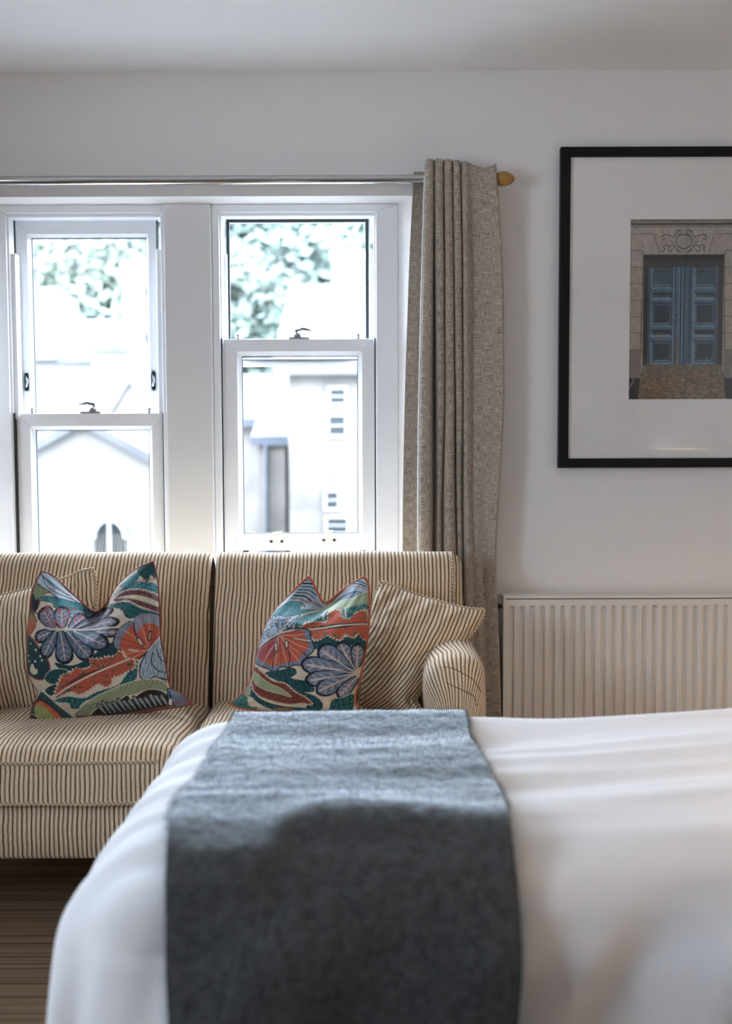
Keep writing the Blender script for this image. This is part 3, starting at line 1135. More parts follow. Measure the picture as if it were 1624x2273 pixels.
seat(SX + .002, ARX0 + .012, 31)
seat(LAX1 - .012, SX - .002, 41)

# base: upholstered rail under the cushions
rx0, rx1 = LAX0 + .02, ARX1 - .02
zb0, zb1 = 0.198, 0.352
r = .02
a = np.linspace(rx0 - .3, rx1 + .3, 90)
prof = [(3.12, zb1), (SFY + .035, zb1), (SFY + .018, zb1 - .006), (SFY + .012, zb1 - .02), (SFY + .008, .28), (SFY + .008, zb0 + .01), (SFY + .018, zb0), (3.12, zb0)]
xs = np.linspace(rx0, rx1, 80)
pr = np.array(prof)
P = np.zeros((80, len(prof), 3))
P[..., 0] = xs[:, None]; P[..., 1] = pr[None, :, 0]; P[..., 2] = pr[None, :, 1]
U = np.stack([P[..., 0], P[..., 2]], -1)
base = cord_sheet('base', P, U)
for x in (rx0, rx1):
    MB().box(x - .002 if x < 0 else x, x if x < 0 else x + .002, SFY + .02, 3.12, zb0, zb1).build('base_side', 'beige_cotton', sofa)
for x in (rx0 + .08, SX, rx1 - .08):
    for y in (SFY + .10, 3.04):
        MB().lathe([(.018, 0), (.028, zb0 + .01)], 'z', (x, y, 0), 14).build('leg', 'dark_wood', sofa, smooth='auto')


# arms
def arm(x0, x1, name='arm'):
    r = .075
    zt, zlow = .690, .215
    ix0, ix1 = x0 + r, x1 - r
    fy = 2.575
    iy0, iy1 = fy + r, 3.03
    drop = zt - zlow - r
    a = np.concatenate([np.linspace(ix0 - r * 1.57 - drop, ix0 - r * 1.57, 20)[:-1], np.linspace(ix0 - r * 1.57, ix1 + r * 1.57, 60), np.linspace(ix1 + r * 1.57, ix1 + r * 1.57 + drop, 20)[1:]])
    b = np.concatenate([np.linspace(iy0 - r * 1.57 - drop, iy0 - r * 1.57, 24)[:-1], np.linspace(iy0 - r * 1.57, iy0 + .02, 44)[:-1], np.linspace(iy0 + .02, iy1, 24)])
    A, B = np.meshgrid(a, b, indexing='ij')
    P, N = drape(A, B, ix0, ix1, iy0, iy1, zt, r)
    over = np.maximum(np.sqrt((A - np.clip(A, ix0, ix1)) ** 2 + (B - np.clip(B, iy0, iy1)) ** 2) - r * 1.57, 0)
    # rolled head: waist below the roll, slight belly
    waist = .004 * np.exp(-((over - .05) / .06) ** 2)
    puff = .006 * vnoise(A * 8, B * 8 + 3, 51)
    P = P + N * (waist + puff)[..., None]
    # arm slopes gently down to the front
    P[..., 2] -= np.clip((2.85 - P[..., 1]) / .3, 0, 1) * .018 * np.clip((P[..., 2] - .4) / .2, 0, 1)
    th = np.clip(-(B - iy0) / r, 0, 2)
    U = np.stack([A + .010 * vnoise(A * 9 + 4, B * 9, 52), B], -1)
    o = cord_sheet(name, P, U)
    return o, P, N, a, b, ix1, iy0, r


o, P, N, a_, b_, ix1, iy0, r = arm(ARX0, ARX1)
# pleat seams on the arm's front
for k, (th0, th1, sag) in enumerate(((.62, 1.15, .02), (1.20, 1.70, .03))):
    line = []
    for s in np.linspace(0, 1, 16):
        aa = ix1 - .045 + s * .135
        bb = iy0 - r * (th0 + (th1 - th0) * s) - .01 * math.sin(math.pi * s)
        i, j = int(np.argmin(np.abs(a_ - aa))), int(np.argmin(np.abs(b_ - bb)))
        line.append(P[i, j] + N[i, j] * .0005)
    line = spline(line[::3], 20)
    MB().tube(line, .0011, 6).build('pleat_seam', 'seam_thread', o if False else sofa, smooth=True)
arm(LAX0, LAX1)


# back cushions: front face, rolled top and rounded end
def back(x0, x1, seed, end_round):
    # profile in (y, z) from the seat up the front, over the top, down behind
    prof = np.array([(2.925, .415), (2.945, .50), (2.962, .60), (2.985, .72), (3.010, .82), (3.030, .872), (3.056, .905), (3.090, .917), (3.124, .905), (3.146, .872), (3.152, .80), (3.152, .55), (3.152, .30)])
    C = spline(prof, 150)
    nxt = 120
    xs = np.linspace(x0, x1, nxt)
    s = (xs - x0) / (x1 - x0)
    P = np.zeros((nxt, len(C), 3))
    cen = np.array([3.085, .5])
    for i, x in enumerate(xs):
        e = min(x - x0, x1 - x)
        er = .05 if (end_round == 1 and x1 - x < x - x0) or (end_round == -1 and x - x0 < x1 - x) else .016
        k = 1.0
        if e < er:
            k = math.sqrt(max(0, 1 - (1 - e / er) ** 2))
        Q = C.copy()
        shrink = (1 - k) * (er * .9)
        # pull the outline inwards near the ends
        Q[:, 0] = np.where(Q[:, 0] < 3.085, np.minimum(Q[:, 0] + shrink * 1.1, 3.085), np.maximum(Q[:, 0] - shrink, 3.085))
        Q[:, 1] = np.where(Q[:, 1] > .6, Q[:, 1] - shrink * np.clip((Q[:, 1] - .6) / .3, 0, 1), Q[:, 1])
        P[i, :, 0] = x
        P[i, :, 1] = Q[:, 0]
        P[i, :, 2] = Q[:, 1]
    XX = np.repeat(xs[:, None], len(C), 1); ZZ = P[..., 2]
    puff = .014 * np.sin(np.pi * s)[:, None] ** .7 * np.sin(np.pi * np.clip((ZZ - .38) / .55, 0, 1))
    front = np.arange(len(C))[None, :] < 75
    P[..., 1] -= np.where(front, puff + .006 * vnoise(XX * 6 + seed, ZZ * 6, seed), 0)
    P[..., 2] += .004 * vnoise(XX * 7 + seed, ZZ * 0 + 2.5, seed + 2) * np.clip((ZZ - .7) / .2, 0, 1)
    U = np.stack([XX + .028 * (ZZ - .9) * -1 + .003 * vnoise(XX * 5, ZZ * 6, seed + 3), ZZ], -1)
    o = cord_sheet('back_cushion', P, U)
    return o, P


bk, PB = back(SX + .006, .298, 61, 1)
back(LAX0 + .02, SX - .006, 71, -1)
# seam rope up the middle of the back
# right-hand end seam on the back
i = -7
rope('piping', PB[i, 8:70:3] + np.array([.004, -.003, 0]), .0035, subp=bk)
# rear panel to close the back
MB().box(LAX0 + .02, .29, 3.13, 3.152, .22, .80).build('rear_panel', 'beige_cotton', sofa, bevel=.01)


# ------------------------------------------------------------------ cushions
def coons(top, bottom, left, right, nu, nv):
    """Four pixel polylines (corners shared; top and bottom left to right, left and right top to bottom) -> (nu,nv,2)."""
    T, Bm = spline(top, nu), spline(bottom, nu)
    L, R = spline(left, nv), spline(right, nv)
    u = np.linspace(0, 1, nu)[:, None, None]; v = np.linspace(0, 1, nv)[None, :, None]
    S = (1 - v) * T[:, None] + v * Bm[:, None] + (1 - u) * L[None] + u * R[None]
    S = S - ((1 - u) * (1 - v) * T[0] + u * (1 - v) * T[-1] + (1 - u) * v * Bm[0] + u * v * Bm[-1])
    return S


def cushion(name, top, bottom, left, right, depth, normal, thick, front_mat, back_mat, pipe_mat, pipe_r, n=260,
            canvas=None, uvf=None, extra=None, label='', group=None, zoom=None, wr=1.0, seed=1, back_thick=None, twist=False):
    root = None
    nu = nv = n
    S = coons(top, bottom, left, right, nu, nv)
    U, V = np.meshgrid(np.linspace(-1, 1, nu), np.linspace(-1, 1, nv), indexing='ij')
    D = depth(U, V)
    Q = at_n(S, D)
    f = (1 - np.abs(U) ** 2.2) ** .58 * (1 - np.abs(V) ** 2.2) ** .58
    nz = wr * (.005 * vnoise(U * 4 + seed, V * 4 + 7, seed) + .0025 * vnoise(U * 9 + seed, V * 9 + 3, seed + 1) + .0009 * vnoise(U * 26, V * 26, seed + 2))
    # radial tension wrinkles at the corners
    for cu, cv in ((-1, -1), (1, -1), (-1, 1), (1, 1)):
        d = np.hypot(U - cu, V - cv); an = np.arctan2(V - cv, U - cu)
        nz = nz + wr * .0030 * np.exp(-((d - .35) / .2) ** 2) * np.sin(an * 13 + seed)
    e = extra(U, V) if extra else 0
    nrm = np.array(normal, float); nrm /= np.linalg.norm(nrm)
    fr = thick * f + nz * np.sqrt(f) + e * np.minimum(1, f * 2.5)
    PF = Q + nrm * fr[..., None]
    PBk = Q - nrm * ((back_thick or thick) * f + nz * .3 * f)[..., None]
    root = empty(name, tuple(Q[nu // 2, -1]))
    C = None
    if canvas is not None:
        cx, cy = zoom(S[..., 0], S[..., 1])
        C = canvas.sample(cx, cy) * .80
        g_ = C.mean(-1, keepdims=True)
        C = g_ + (C - g_) * .85
    UV = uvf(U, V, PF) if uvf else np.stack([U, V], -1)
    fo = link('front_cover', grid_mesh('front_cover', [(PF, UV, C, True)]), front_mat); keep(fo, root)
    st = max(1, n // 60)
    idx = np.unique(np.r_[np.arange(0, n, st), n - 1])
    bo = link('back_cover', grid_mesh('back_cover', [(PBk[np.ix_(idx, idx)], UV[np.ix_(idx, idx)], None, False)]), back_mat); keep(bo, root)
    ring = np.concatenate([Q[::4, 0], Q[-1, ::4], Q[::-1, -1][::4], Q[0, ::-1][::4]])
    keepi = [0]
    for i in range(1, len(ring)):
        if np.linalg.norm(ring[i] - ring[keepi[-1]]) > .0025: keepi.append(i)
    ring = ring[keepi]
    if twist:
        o = rope('piping', np.concatenate([ring, ring[:1]]), pipe_r, parent=root)
    else:
        o = MB().tube(ring, pipe_r, 8, closed=True).build('piping', pipe_mat, root, smooth=True)
    tag(root, label, 'cushion', group)
    return root


# ---- print for the left tapestry cushion (drawn in the enlarged view's units)
CREAM = (214, 196, 172); TEAL = (24, 104, 104); DTEAL = (14, 66, 70); NAVY = (22, 32, 48); STEEL = (84, 112, 134)
PALE = (158, 186, 206); CORAL = (200, 84, 44); MAROON = (92, 34, 38); OLIVE = (146, 158, 108); LOLIVE = (186, 188, 138); AQUA = (52, 142, 150)


def mixgrad(c0, c1, fx):
    a0, a1 = np.array(lin(c0)), np.array(lin(c1))
    return lambda X, Y: a0 + (a1 - a0) * np.clip(fx(X, Y), 0, 1)[:, None]


def paint_left():
    c = Canvas(150, 100, 1450, 1400, .5, CREAM)
    # top left corner
    c.poly([(225, 320), (300, 330), (390, 370), (320, 400), (300, 480), (260, 540), (215, 540)], OLIVE, edge=NAVY, ew=5)
    c.hatch([(225, 320), (300, 330), (390, 370), (320, 400), (300, 480), (260, 540), (215, 540)], .6, 15, 4, (96, 112, 80))
    c.poly([(255, 270), (300, 205), (400, 280), (520, 385), (610, 450), (460, 430), (370, 370), (290, 320)], (190, 208, 220), edge=NAVY, ew=6)
    for k in range(6):
        c.stroke([(290 + k * 12, 240 + k * 8), (380 + 30 * k, 330 + 18 * k)], 4, STEEL)
    c.stroke([(300, 240), (370, 350), (560, 440)], 6, NAVY)
    c.poly([(212, 420), (245, 385), (270, 430), (300, 440), (290, 500), (250, 520), (212, 510)], NAVY, edge=MAROON, ew=7)
    c.poly([(290, 430), (345, 408), (430, 418), (520, 440), (640, 480), (690, 520), (620, 545), (520, 505), (420, 490), (400, 455)], AQUA, edge=NAVY, ew=5)
    c.hatch([(290, 430), (345, 408), (430, 418), (520, 440), (640, 480), (690, 520), (620, 545), (520, 505), (420, 490), (400, 455)], 2.4, 16, 6, TEAL)
    c.stroke([(300, 480), (330, 400), (400, 350), (520, 400)], 5, (160, 110, 100))
    # left edge flame leaf
    c.poly([(200, 515), (250, 530), (285, 570), (280, 620), (245, 670), (205, 690)], mixgrad((200, 90, 50), (120, 140, 90), lambda X, Y: (620 - Y) / 90), edge=MAROON, ew=6)
    c.stroke([(215, 500), (290, 530), (360, 580)], 10, (150, 80, 50))
    # dark spotted leaf
    sp = [(200, 700), (250, 705), (320, 780), (385, 860), (400, 930), (340, 1000), (260, 990), (200, 930)]
    c.poly(sp, DTEAL, edge=(190, 70, 45), ew=9)
    c.hatch(sp, .9, 18, 5, (40, 60, 60))
    for x, y, w in ((285, 790, 16), (322, 835, 15), (280, 872, 15), (220, 830, 12), (225, 870, 12), (335, 865, 13), (240, 745, 10)):
        c.stroke([(x, y), (x + 1, y + 1)], w, (225, 225, 215), smooth=False)
    c.poly([(240, 905), (262, 890), (280, 925), (300, 930), (295, 960), (260, 965), (235, 940)], (215, 205, 175))
    # right top corner leaves
    c.poly([(870, 330), (920, 290), (1000, 230), (1010, 280), (950, 330), (900, 350)], AQUA, edge=(200, 190, 150), ew=6)
    c.hatch([(870, 330), (920, 290), (1000, 230), (1010, 280), (950, 330), (900, 350)], 2.0, 15, 5, TEAL)
    c.poly([(995, 220), (1040, 175), (1075, 140), (1115, 160), (1125, 270), (1090, 250), (1070, 300), (1030, 265)], DTEAL, edge=(60, 80, 70), ew=5)
    c.hatch([(995, 220), (1040, 175), (1075, 140), (1115, 160), (1125, 270), (1090, 250), (1070, 300), (1030, 265)], .8, 16, 5, TEAL)
    c.stroke([(860, 370), (960, 320), (1040, 290), (1130, 280)], 7, (186, 90, 70))
    c.poly([(830, 410), (900, 350), (1000, 305), (1110, 310), (1145, 345), (1145, 395), (1010, 355), (900, 375)], AQUA)
    c.hatch([(830, 410), (900, 350), (1000, 305), (1110, 310), (1145, 345), (1145, 395), (1010, 355), (900, 375)], 1.7, 17, 7, DTEAL)
    red = [(835, 430), (900, 375), (1010, 357), (1110, 380), (1150, 410), (1150, 520), (1090, 505), (1010, 475), (930, 440), (860, 455)]
    c.poly(red, MAROON, edge=CREAM, ew=8, jag=5, jn=50)
    c.hatch(red, 1.2, 14, 5, (150, 86, 90), length=40)
    c.poly([(860, 425), (960, 400), (1060, 410), (1150, 450), (1150, 480), (1040, 445), (950, 425)], (206, 196, 160), edge=(150, 140, 120), ew=5)
    t2 = [(790, 470), (860, 455), (950, 452), (1040, 495), (1150, 525), (1155, 560), (1050, 530), (980, 570), (930, 560), (900, 510), (830, 490)]
    c.poly(t2, TEAL, edge=CREAM, ew=6); c.hatch(t2, 2.6, 17, 7, DTEAL)
    # wing of blue below the dip
    c.poly([(470, 520), (560, 500), (700, 520), (820, 490), (800, 520), (690, 560), (600, 575), (510, 560)], (120, 168, 186), edge=NAVY, ew=4)
    c.hatch([(470, 520), (560, 500), (700, 520), (820, 490), (800, 520), (690, 560), (600, 575), (510, 560)], 1.9, 18, 6, TEAL)
    # dark teal ground under the palm
    g = [(440, 880), (560, 900), (680, 850), (830, 740), (890, 780), (840, 850), (700, 905), (580, 940), (480, 930)]
    c.poly(g, DTEAL, edge=CREAM, ew=4)
    c.poly([(355, 990), (410, 935), (520, 930), (530, 990), (470, 1030), (390, 1030)], DTEAL, edge=CREAM, ew=5)
    c.poly([(345, 1075), (430, 1035), (545, 1050), (500, 1100), (420, 1120), (370, 1110)], DTEAL, edge=CREAM, ew=5)
    c.hatch([(355, 990), (410, 935), (520, 930), (530, 990), (470, 1030), (390, 1030)], .5, 19, 6, TEAL)
    # big blue palm leaf
    for b_, t_, w_, bd in (((430, 640), (325, 490), 110, 0), ((490, 635), (470, 480), 95, 0), ((540, 640), (620, 530), 80, 5), ((575, 640), (845, 500), 72, -20), ((610, 645), (895, 590), 70, -12), ((640, 655), (905, 665), 62, 10),
                           ((440, 655), (275, 715), 80, 0), ((440, 665), (345, 850), 95, 0), ((480, 665), (520, 895), 110, 0), ((530, 665), (700, 860), 110, 0), ((570, 660), (820, 770), 105, 0)):
        c.lobe(b_, t_, w_, STEEL if t_[1] > 600 else (112, 126, 150), NAVY, (206, 188, 186), bend=bd)
    c.speckle([(330, 480), (480, 470), (640, 540), (560, 620), (420, 640), (330, 560)], (186, 84, 84), p=.13, size=11)
    c.stroke([(290, 605), (410, 645), (600, 648), (890, 632)], 13, (214, 200, 186))
    # coral and blue monstera at the right
    m = [(1090, 795), (1010, 860), (920, 850), (905, 800), (850, 745), (885, 650), (960, 590), (990, 600), (1000, 555), (1075, 530), (1145, 545), (1165, 640), (1150, 720)]
    c.poly(m, CORAL, edge=NAVY, ew=9)
    c.poly([(990, 600), (1000, 555), (1075, 530), (1145, 545), (1160, 620), (1100, 600), (1040, 620), (1010, 680)], (134, 146, 166))
    c.poly([(855, 745), (885, 650), (960, 590), (985, 600), (950, 650), (905, 720), (890, 790)], (122, 130, 148))
    for k, (x, y) in enumerate(((870, 700), (900, 640), (950, 610), (915, 830), (870, 760), (1010, 570), (1040, 550), (1080, 545), (1120, 560), (980, 850), (1140, 620))):
        c.stroke([(1085, 790), ((1085 + x) / 2 + 10, (790 + y) / 2 - 6), (x, y)], 6, (222, 160, 130) if k % 2 else (160, 60, 50))
    c.stroke([(985, 605), (1000, 680), (1040, 750)], 8, NAVY)
    c.stroke([(1095, 660), (1090, 720)], 16, NAVY); c.stroke([(1095, 670), (1091, 715)], 7, CREAM)
    c.stroke([(1020, 715), (1042, 752)], 26, NAVY); c.stroke([(1022, 718), (1041, 750)], 16, CREAM)
    c.stroke([(960, 790), (1020, 800)], 12, CREAM)
    lob = [(1080, 800), (1120, 760), (1155, 700), (1190, 790), (1205, 870), (1215, 960), (1195, 1005), (1130, 980), (1080, 1005), (1035, 985), (1030, 910), (1055, 850)]
    c.poly(lob, (166, 186, 204), edge=NAVY, ew=8)
    c.hatch(lob, .15, 20, 5, STEEL, length=90)
    c.stroke([(1115, 810), (1105, 880), (1150, 940), (1195, 950)], 7, NAVY)
    c.stroke([(1140, 790), (1160, 850), (1200, 880)], 6, NAVY)
    c.stroke([(1170, 990), (1200, 1000), (1195, 1030)], 6, NAVY)
    c.stroke([(1085, 795), (1120, 750), (1160, 690)], 9, (220, 205, 195))
    # coral oak leaf with pale jagged rim
    oak = [(470, 1020), (505, 965), (560, 955), (590, 920), (650, 930), (700, 905), (690, 855), (750, 860), (800, 845), (850, 840), (900, 800), (935, 855), (990, 865), (985, 920), (930, 950), (890, 975), (845, 985), (830, 1040), (790, 1050), (745, 1030), (700, 1060), (650, 1090), (600, 1105), (550, 1085), (480, 1110), (420, 1130)]
    rim = np.array(oak, float); cen = rim.mean(0); rim = cen + (rim - cen) * 1.07
    tl = [(410, 1150), (520, 1120), (640, 1130), (740, 1085), (850, 1050), (900, 1020), (1010, 860), (1015, 940), (1000, 1005), (890, 1045), (770, 1110), (640, 1160), (600, 1200), (570, 1215), (530, 1205), (530, 1170), (450, 1165)]
    c.poly(tl, TEAL, edge=CREAM, ew=6); c.hatch(tl, .45, 18, 8, DTEAL); c.hatch(tl, .45, 31, 5, AQUA)
    c.poly(rim, (206, 190, 165), jag=10, jn=60)
    c.poly(oak, (192, 78, 42), jag=7, jn=60)
    c.speckle(oak, (70, 90, 70), p=.12, size=12, seed=5)
    c.poly([(500, 1050), (600, 985), (740, 930), (940, 862), (760, 945), (620, 1010)], (120, 44, 36))
    c.stroke([(420, 1122), (560, 1040), (740, 950), (955, 858)], 13, (216, 200, 176))
    # olive leaf along the bottom
    ol = [(545, 1265), (620, 1190), (720, 1125), (860, 1060), (1000, 1010), (1110, 1000), (1190, 1020), (1215, 1090), (1080, 1075), (1010, 1100), (950, 1120), (860, 1170), (740, 1210), (680, 1265)]
    c.poly(ol, (150, 158, 116), edge=CREAM, ew=6); c.hatch(ol, .5, 24, 4, (112, 128, 96), length=120)
    dk = [(660, 1285), (730, 1200), (860, 1165), (940, 1110), (970, 1140), (1040, 1090), (1100, 1070), (1180, 1085), (1220, 1130), (1220, 1215), (1000, 1245), (820, 1270)]
    c.poly(dk, (54, 30, 32), edge=CREAM, ew=6)
    for k in range(13):
        x = 735 + k * 36; y = 1225 - k * 5.5
        c.lobe((x + 40, y + 20), (x - 6, y - 56 - 16 * (k % 3 == 1)), 28, (52, 120, 122) if k % 2 else (84, 140, 130), NAVY, (150, 170, 160), ew=5)
    c.stroke([(560, 1262), (800, 1262), (1000, 1235), (1230, 1195)], 11, (150, 90, 60))
    c.poly([(560, 1270), (800, 1272), (1000, 1248), (1230, 1208), (1230, 1240), (900, 1330), (560, 1360)], (78, 34, 30))
    # bottom left corner
    c.poly([(200, 1340), (225, 1230), (300, 1100), (350, 1110), (420, 1170), (500, 1240), (580, 1310), (570, 1360), (200, 1360)], DTEAL)
    c.hatch([(300, 1100), (350, 1110), (420, 1170), (500, 1240), (580, 1310), (500, 1330)], .8, 18, 7, TEAL)
    c.poly([(250, 1200), (290, 1150), (350, 1170), (420, 1230), (480, 1300), (470, 1340), (320, 1340)], (206, 100, 46), edge=MAROON, ew=14)
    c.poly([(250, 1220), (300, 1180), (380, 1250), (440, 1330), (330, 1330)], (158, 158, 84))
    c.poly([(205, 1340), (215, 1260), (260, 1260), (330, 1330), (330, 1360)], (52, 40, 44), edge=(210, 190, 160), ew=6)
    # bottom right ear
    c.poly([(1212, 1070), (1260, 1080), (1330, 1120), (1400, 1180), (1330, 1215), (1235, 1190)], (98, 118, 138), edge=NAVY, ew=7)
    c.stroke([(1225, 1090), (1240, 1150), (1260, 1190)], 12, NAVY); c.stroke([(1250, 1180), (1310, 1155), (1370, 1170)], 8, (190, 70, 60))
    c.poly([(1225, 1140), (1245, 1150), (1235, 1185), (1220, 1175)], (222, 210, 190))
    return c


def paint_right():
    c = Canvas(40, 170, 880, 1040, .62, (216, 196, 168))
    # upper left ear: pale blue with navy stitching
    ear = [(505, 195), (545, 230), (580, 330), (590, 370), (500, 410), (400, 430), (320, 420), (380, 330), (450, 250)]
    c.poly(ear, (182, 200, 214))
    for k in range(11):
        x, y = 520 - k * 11, 215 + k * 17
        c.stroke([(x - 30, y + 6), (x + 20, y + 8), (x + 60, y + 34)], 8 if k % 2 else 5, NAVY if k % 3 else (70, 110, 140))
    c.stroke([(470, 330), (540, 345), (580, 365)], 6, (190, 96, 84))
    c.poly([(320, 420), (360, 370), (430, 335), (500, 350), (480, 380), (560, 385), (450, 425)], AQUA, edge=(200, 190, 150), ew=4)
    c.hatch([(320, 420), (360, 370), (430, 335), (500, 350), (480, 380), (560, 385), (450, 425)], 2.2, 11, 4, TEAL)
    # pale blue monstera at the upper left
    pm = [(215, 610), (240, 540), (290, 450), (345, 415), (420, 425), (490, 415), (470, 470), (430, 500), (380, 520), (310, 560), (260, 590)]
    c.poly(pm, (164, 190, 206), edge=NAVY, ew=5); c.speckle(pm, (70, 96, 126), p=.17, size=7)
    for q in ([(330, 430), (325, 500)], [(372, 440), (378, 490)], [(425, 440), (400, 490)], [(290, 480), (320, 540)]):
        c.stroke(q, 12, NAVY); c.stroke(q, 5, CREAM)
    c.stroke([(225, 605), (300, 555), (380, 518), (470, 425)], 6, (220, 206, 190))
    # upper right ear
    c.poly([(660, 330), (740, 250), (800, 200), (832, 205), (838, 300), (760, 310), (690, 335)], (190, 204, 214))
    for k in range(7):
        c.stroke([(760 + k * 3, 225 + 15 * k), (800, 228 + 15 * k), (836, 245 + 15 * k)], 6, (TEAL, NAVY, (186, 110, 96), PALE)[k % 4])
    c.poly([(640, 350), (720, 300), (800, 285), (760, 320), (680, 345)], (140, 166, 190), edge=NAVY, ew=4)
    c.hatch([(640, 350), (720, 300), (800, 285), (760, 320), (680, 345)], 1.0, 9, 3, NAVY)
    gl = [(540, 410), (610, 370), (700, 335), (770, 320), (838, 290), (838, 365), (740, 385), (660, 395), (590, 415)]
    c.poly(gl, (164, 180, 138), edge=(206, 196, 170), ew=4); c.hatch(gl, 1.0, 26, 3, (126, 146, 112), length=90)
    tf = [(482, 495), (490, 440), (540, 405), (640, 390), (740, 380), (838, 355), (838, 415), (740, 440), (640, 450), (560, 460), (520, 500)]
    c.poly(tf, AQUA); c.hatch(tf, .2, 12, 6, DTEAL, length=40); c.hatch(tf, .2, 19, 4, (120, 160, 140), length=40)
    c.stroke([(620, 395), (625, 440)], 10, CREAM); c.stroke([(735, 385), (742, 425)], 8, CREAM)
    # dark teal under the coral leaf
    dt = [(555, 555), (640, 530), (740, 540), (838, 500), (838, 605), (770, 580), (700, 600), (630, 605), (580, 600)]
    c.poly(dt, DTEAL); c.hatch(dt, .3, 13, 5, TEAL, length=36)
    oak = [(512, 500), (540, 465), (590, 455), (640, 460), (650, 410), (690, 390), (715, 400), (720, 430), (760, 440), (785, 410), (838, 400), (838, 545), (815, 540), (800, 515), (775, 540), (740, 520), (720, 550), (690, 545), (650, 525), (620, 545), (580, 550), (555, 525)]
    rim = np.array(oak, float); cen = rim.mean(0); rim = cen + (rim - cen) * np.array([1.05, 1.13])
    c.poly(rim, (212, 196, 168), jag=6, jn=60)
    c.poly(oak, (204, 84, 42), jag=4, jn=60)
    c.speckle(oak, (84, 110, 84), p=.11, size=7, seed=5)
    c.poly([(540, 498), (660, 470), (838, 455), (838, 465), (680, 492)], (60, 34, 36))
    c.stroke([(505, 500), (600, 492), (720, 474), (838, 463)], 8, (222, 208, 184))
    # coral monstera
    m = [(215, 640), (250, 600), (320, 560), (400, 512), (460, 490), (545, 497), (560, 540), (582, 590), (575, 620), (540, 650), (520, 690), (475, 690), (440, 705), (400, 700), (360, 725), (300, 705), (250, 690), (222, 670)]
    c.poly(m, (112, 132, 154), edge=NAVY, ew=6)
    mm = np.array(m, float); cm = np.array([390, 560.]); mm = cm + (mm - cm) * .84
    c.poly(mm, (206, 88, 48))
    c.poly([(250, 620), (330, 570), (380, 560), (350, 640), (300, 660), (250, 650)], (176, 66, 76))
    for k, (x, y) in enumerate(((240, 660), (280, 690), (320, 700), (360, 715), (400, 695), (440, 700), (475, 685), (515, 680), (545, 640), (570, 610), (565, 560), (545, 520), (500, 500), (300, 650), (455, 640), (500, 620), (420, 660), (350, 670))):
        c.stroke([(385, 525), ((385 + x) / 2, (530 + y) / 2 + 4), (x, y)], 3.6, (226, 172, 150) if k % 2 else (150, 56, 46))
    for q in ([(365, 575), (370, 610)], [(428, 565), (432, 590)]):
        c.stroke(q, 22, NAVY); c.stroke(q, 13, CREAM)
    c.stroke([(372, 610), (350, 660), (352, 710)], 5, NAVY); c.stroke([(436, 590), (452, 640), (440, 700)], 5, NAVY)
    c.stroke([(470, 545), (520, 555), (560, 560)], 7, CREAM); c.stroke([(470, 550), (520, 562), (562, 570)], 3, NAVY)
    c.stroke([(545, 640), (525, 620)], 5, NAVY)
    c.stroke([(220, 610), (300, 562), (385, 518), (470, 500)], 8, (222, 206, 186))
    # dark teal shapes
    d1 = [(300, 735), (400, 715), (470, 705), (490, 735), (455, 760), (530, 775), (575, 810), (570, 835), (520, 838), (580, 860), (615, 905), (590, 940), (520, 925), (540, 890), (470, 850), (400, 790)]
    c.poly(d1, DTEAL); c.hatch(d1, .2, 16, 5, TEAL, length=60)
    d2 = [(185, 780), (205, 800), (240, 850), (300, 890), (400, 915), (520, 925), (600, 940), (560, 970), (470, 945), (400, 925), (330, 935), (260, 905), (220, 870), (190, 850)]
    c.poly(d2, DTEAL); c.hatch(d2, .4, 15, 5, TEAL, length=50)
    # spear leaf
    sp = [(198, 700), (240, 700), (300, 740), (350, 775), (420, 790), (470, 830), (530, 870), (560, 905), (500, 900), (430, 905), (350, 890), (270, 865), (220, 820), (200, 760)]
    c.poly(sp, (112, 42, 38), edge=(218, 190, 150), ew=7, jag=3, jn=50)
    c.hatch(sp, .3, 10, 4, (160, 74, 44), length=30)
    si = [(206, 722), (260, 745), (330, 790), (400, 820), (450, 862), (380, 845), (300, 825), (235, 790), (208, 755)]
    c.poly(si, (166, 170, 122), edge=(206, 196, 150), ew=4); c.hatch(si, .7, 12, 3, (110, 130, 100), length=30)
    c.poly([(310, 950), (350, 930), (410, 925), (460, 945), (480, 965), (420, 975), (350, 970)], (130, 130, 80), edge=(190, 80, 50), ew=7)
    # navy palm leaf from the right edge
    for b_, t_, w_ in (((770, 720), (715, 562), 74), ((760, 715), (610, 590), 92), ((765, 725), (512, 680), 86), ((765, 740), (530, 775), 74), ((775, 745), (585, 840), 78), ((790, 700), (800, 570), 54), ((785, 760), (690, 870), 56)):
        c.lobe(b_, t_, w_, (112, 134, 154), (20, 26, 40), (206, 186, 178), ew=8)
    for t_ in ((620, 615), (540, 690), (560, 775), (605, 830), (722, 590)):
        c.stroke([(795, 738), ((795 + t_[0]) / 2, (735 + t_[1]) / 2), t_], 5.5, (214, 194, 184))
    # lower right teal fringe
    lf = [(545, 985), (560, 950), (640, 930), (660, 880), (720, 865), (765, 850), (765, 930), (740, 960), (680, 975), (620, 1000)]
    c.poly(lf, DTEAL, edge=(208, 190, 160), ew=4); c.hatch(lf, .35, 13, 6, (34, 128, 116), length=60)
    c.poly([(615, 1005), (690, 975), (770, 940), (775, 1000), (700, 1010)], (206, 196, 176))
    c.stroke([(640, 990), (700, 965), (765, 945)], 4, MAROON); c.stroke([(680, 990), (760, 1005)], 5, (190, 90, 60)); c.stroke([(700, 985), (765, 990)], 4, TEAL)
    c.poly([(620, 880), (650, 870), (640, 920), (615, 925)], (224, 204, 174))
    # lower left ear and edge
    c.poly([(60, 915), (100, 870), (150, 840), (185, 870), (195, 915), (240, 925), (180, 945), (90, 930)], (50, 124, 108), edge=(150, 160, 110), ew=6)
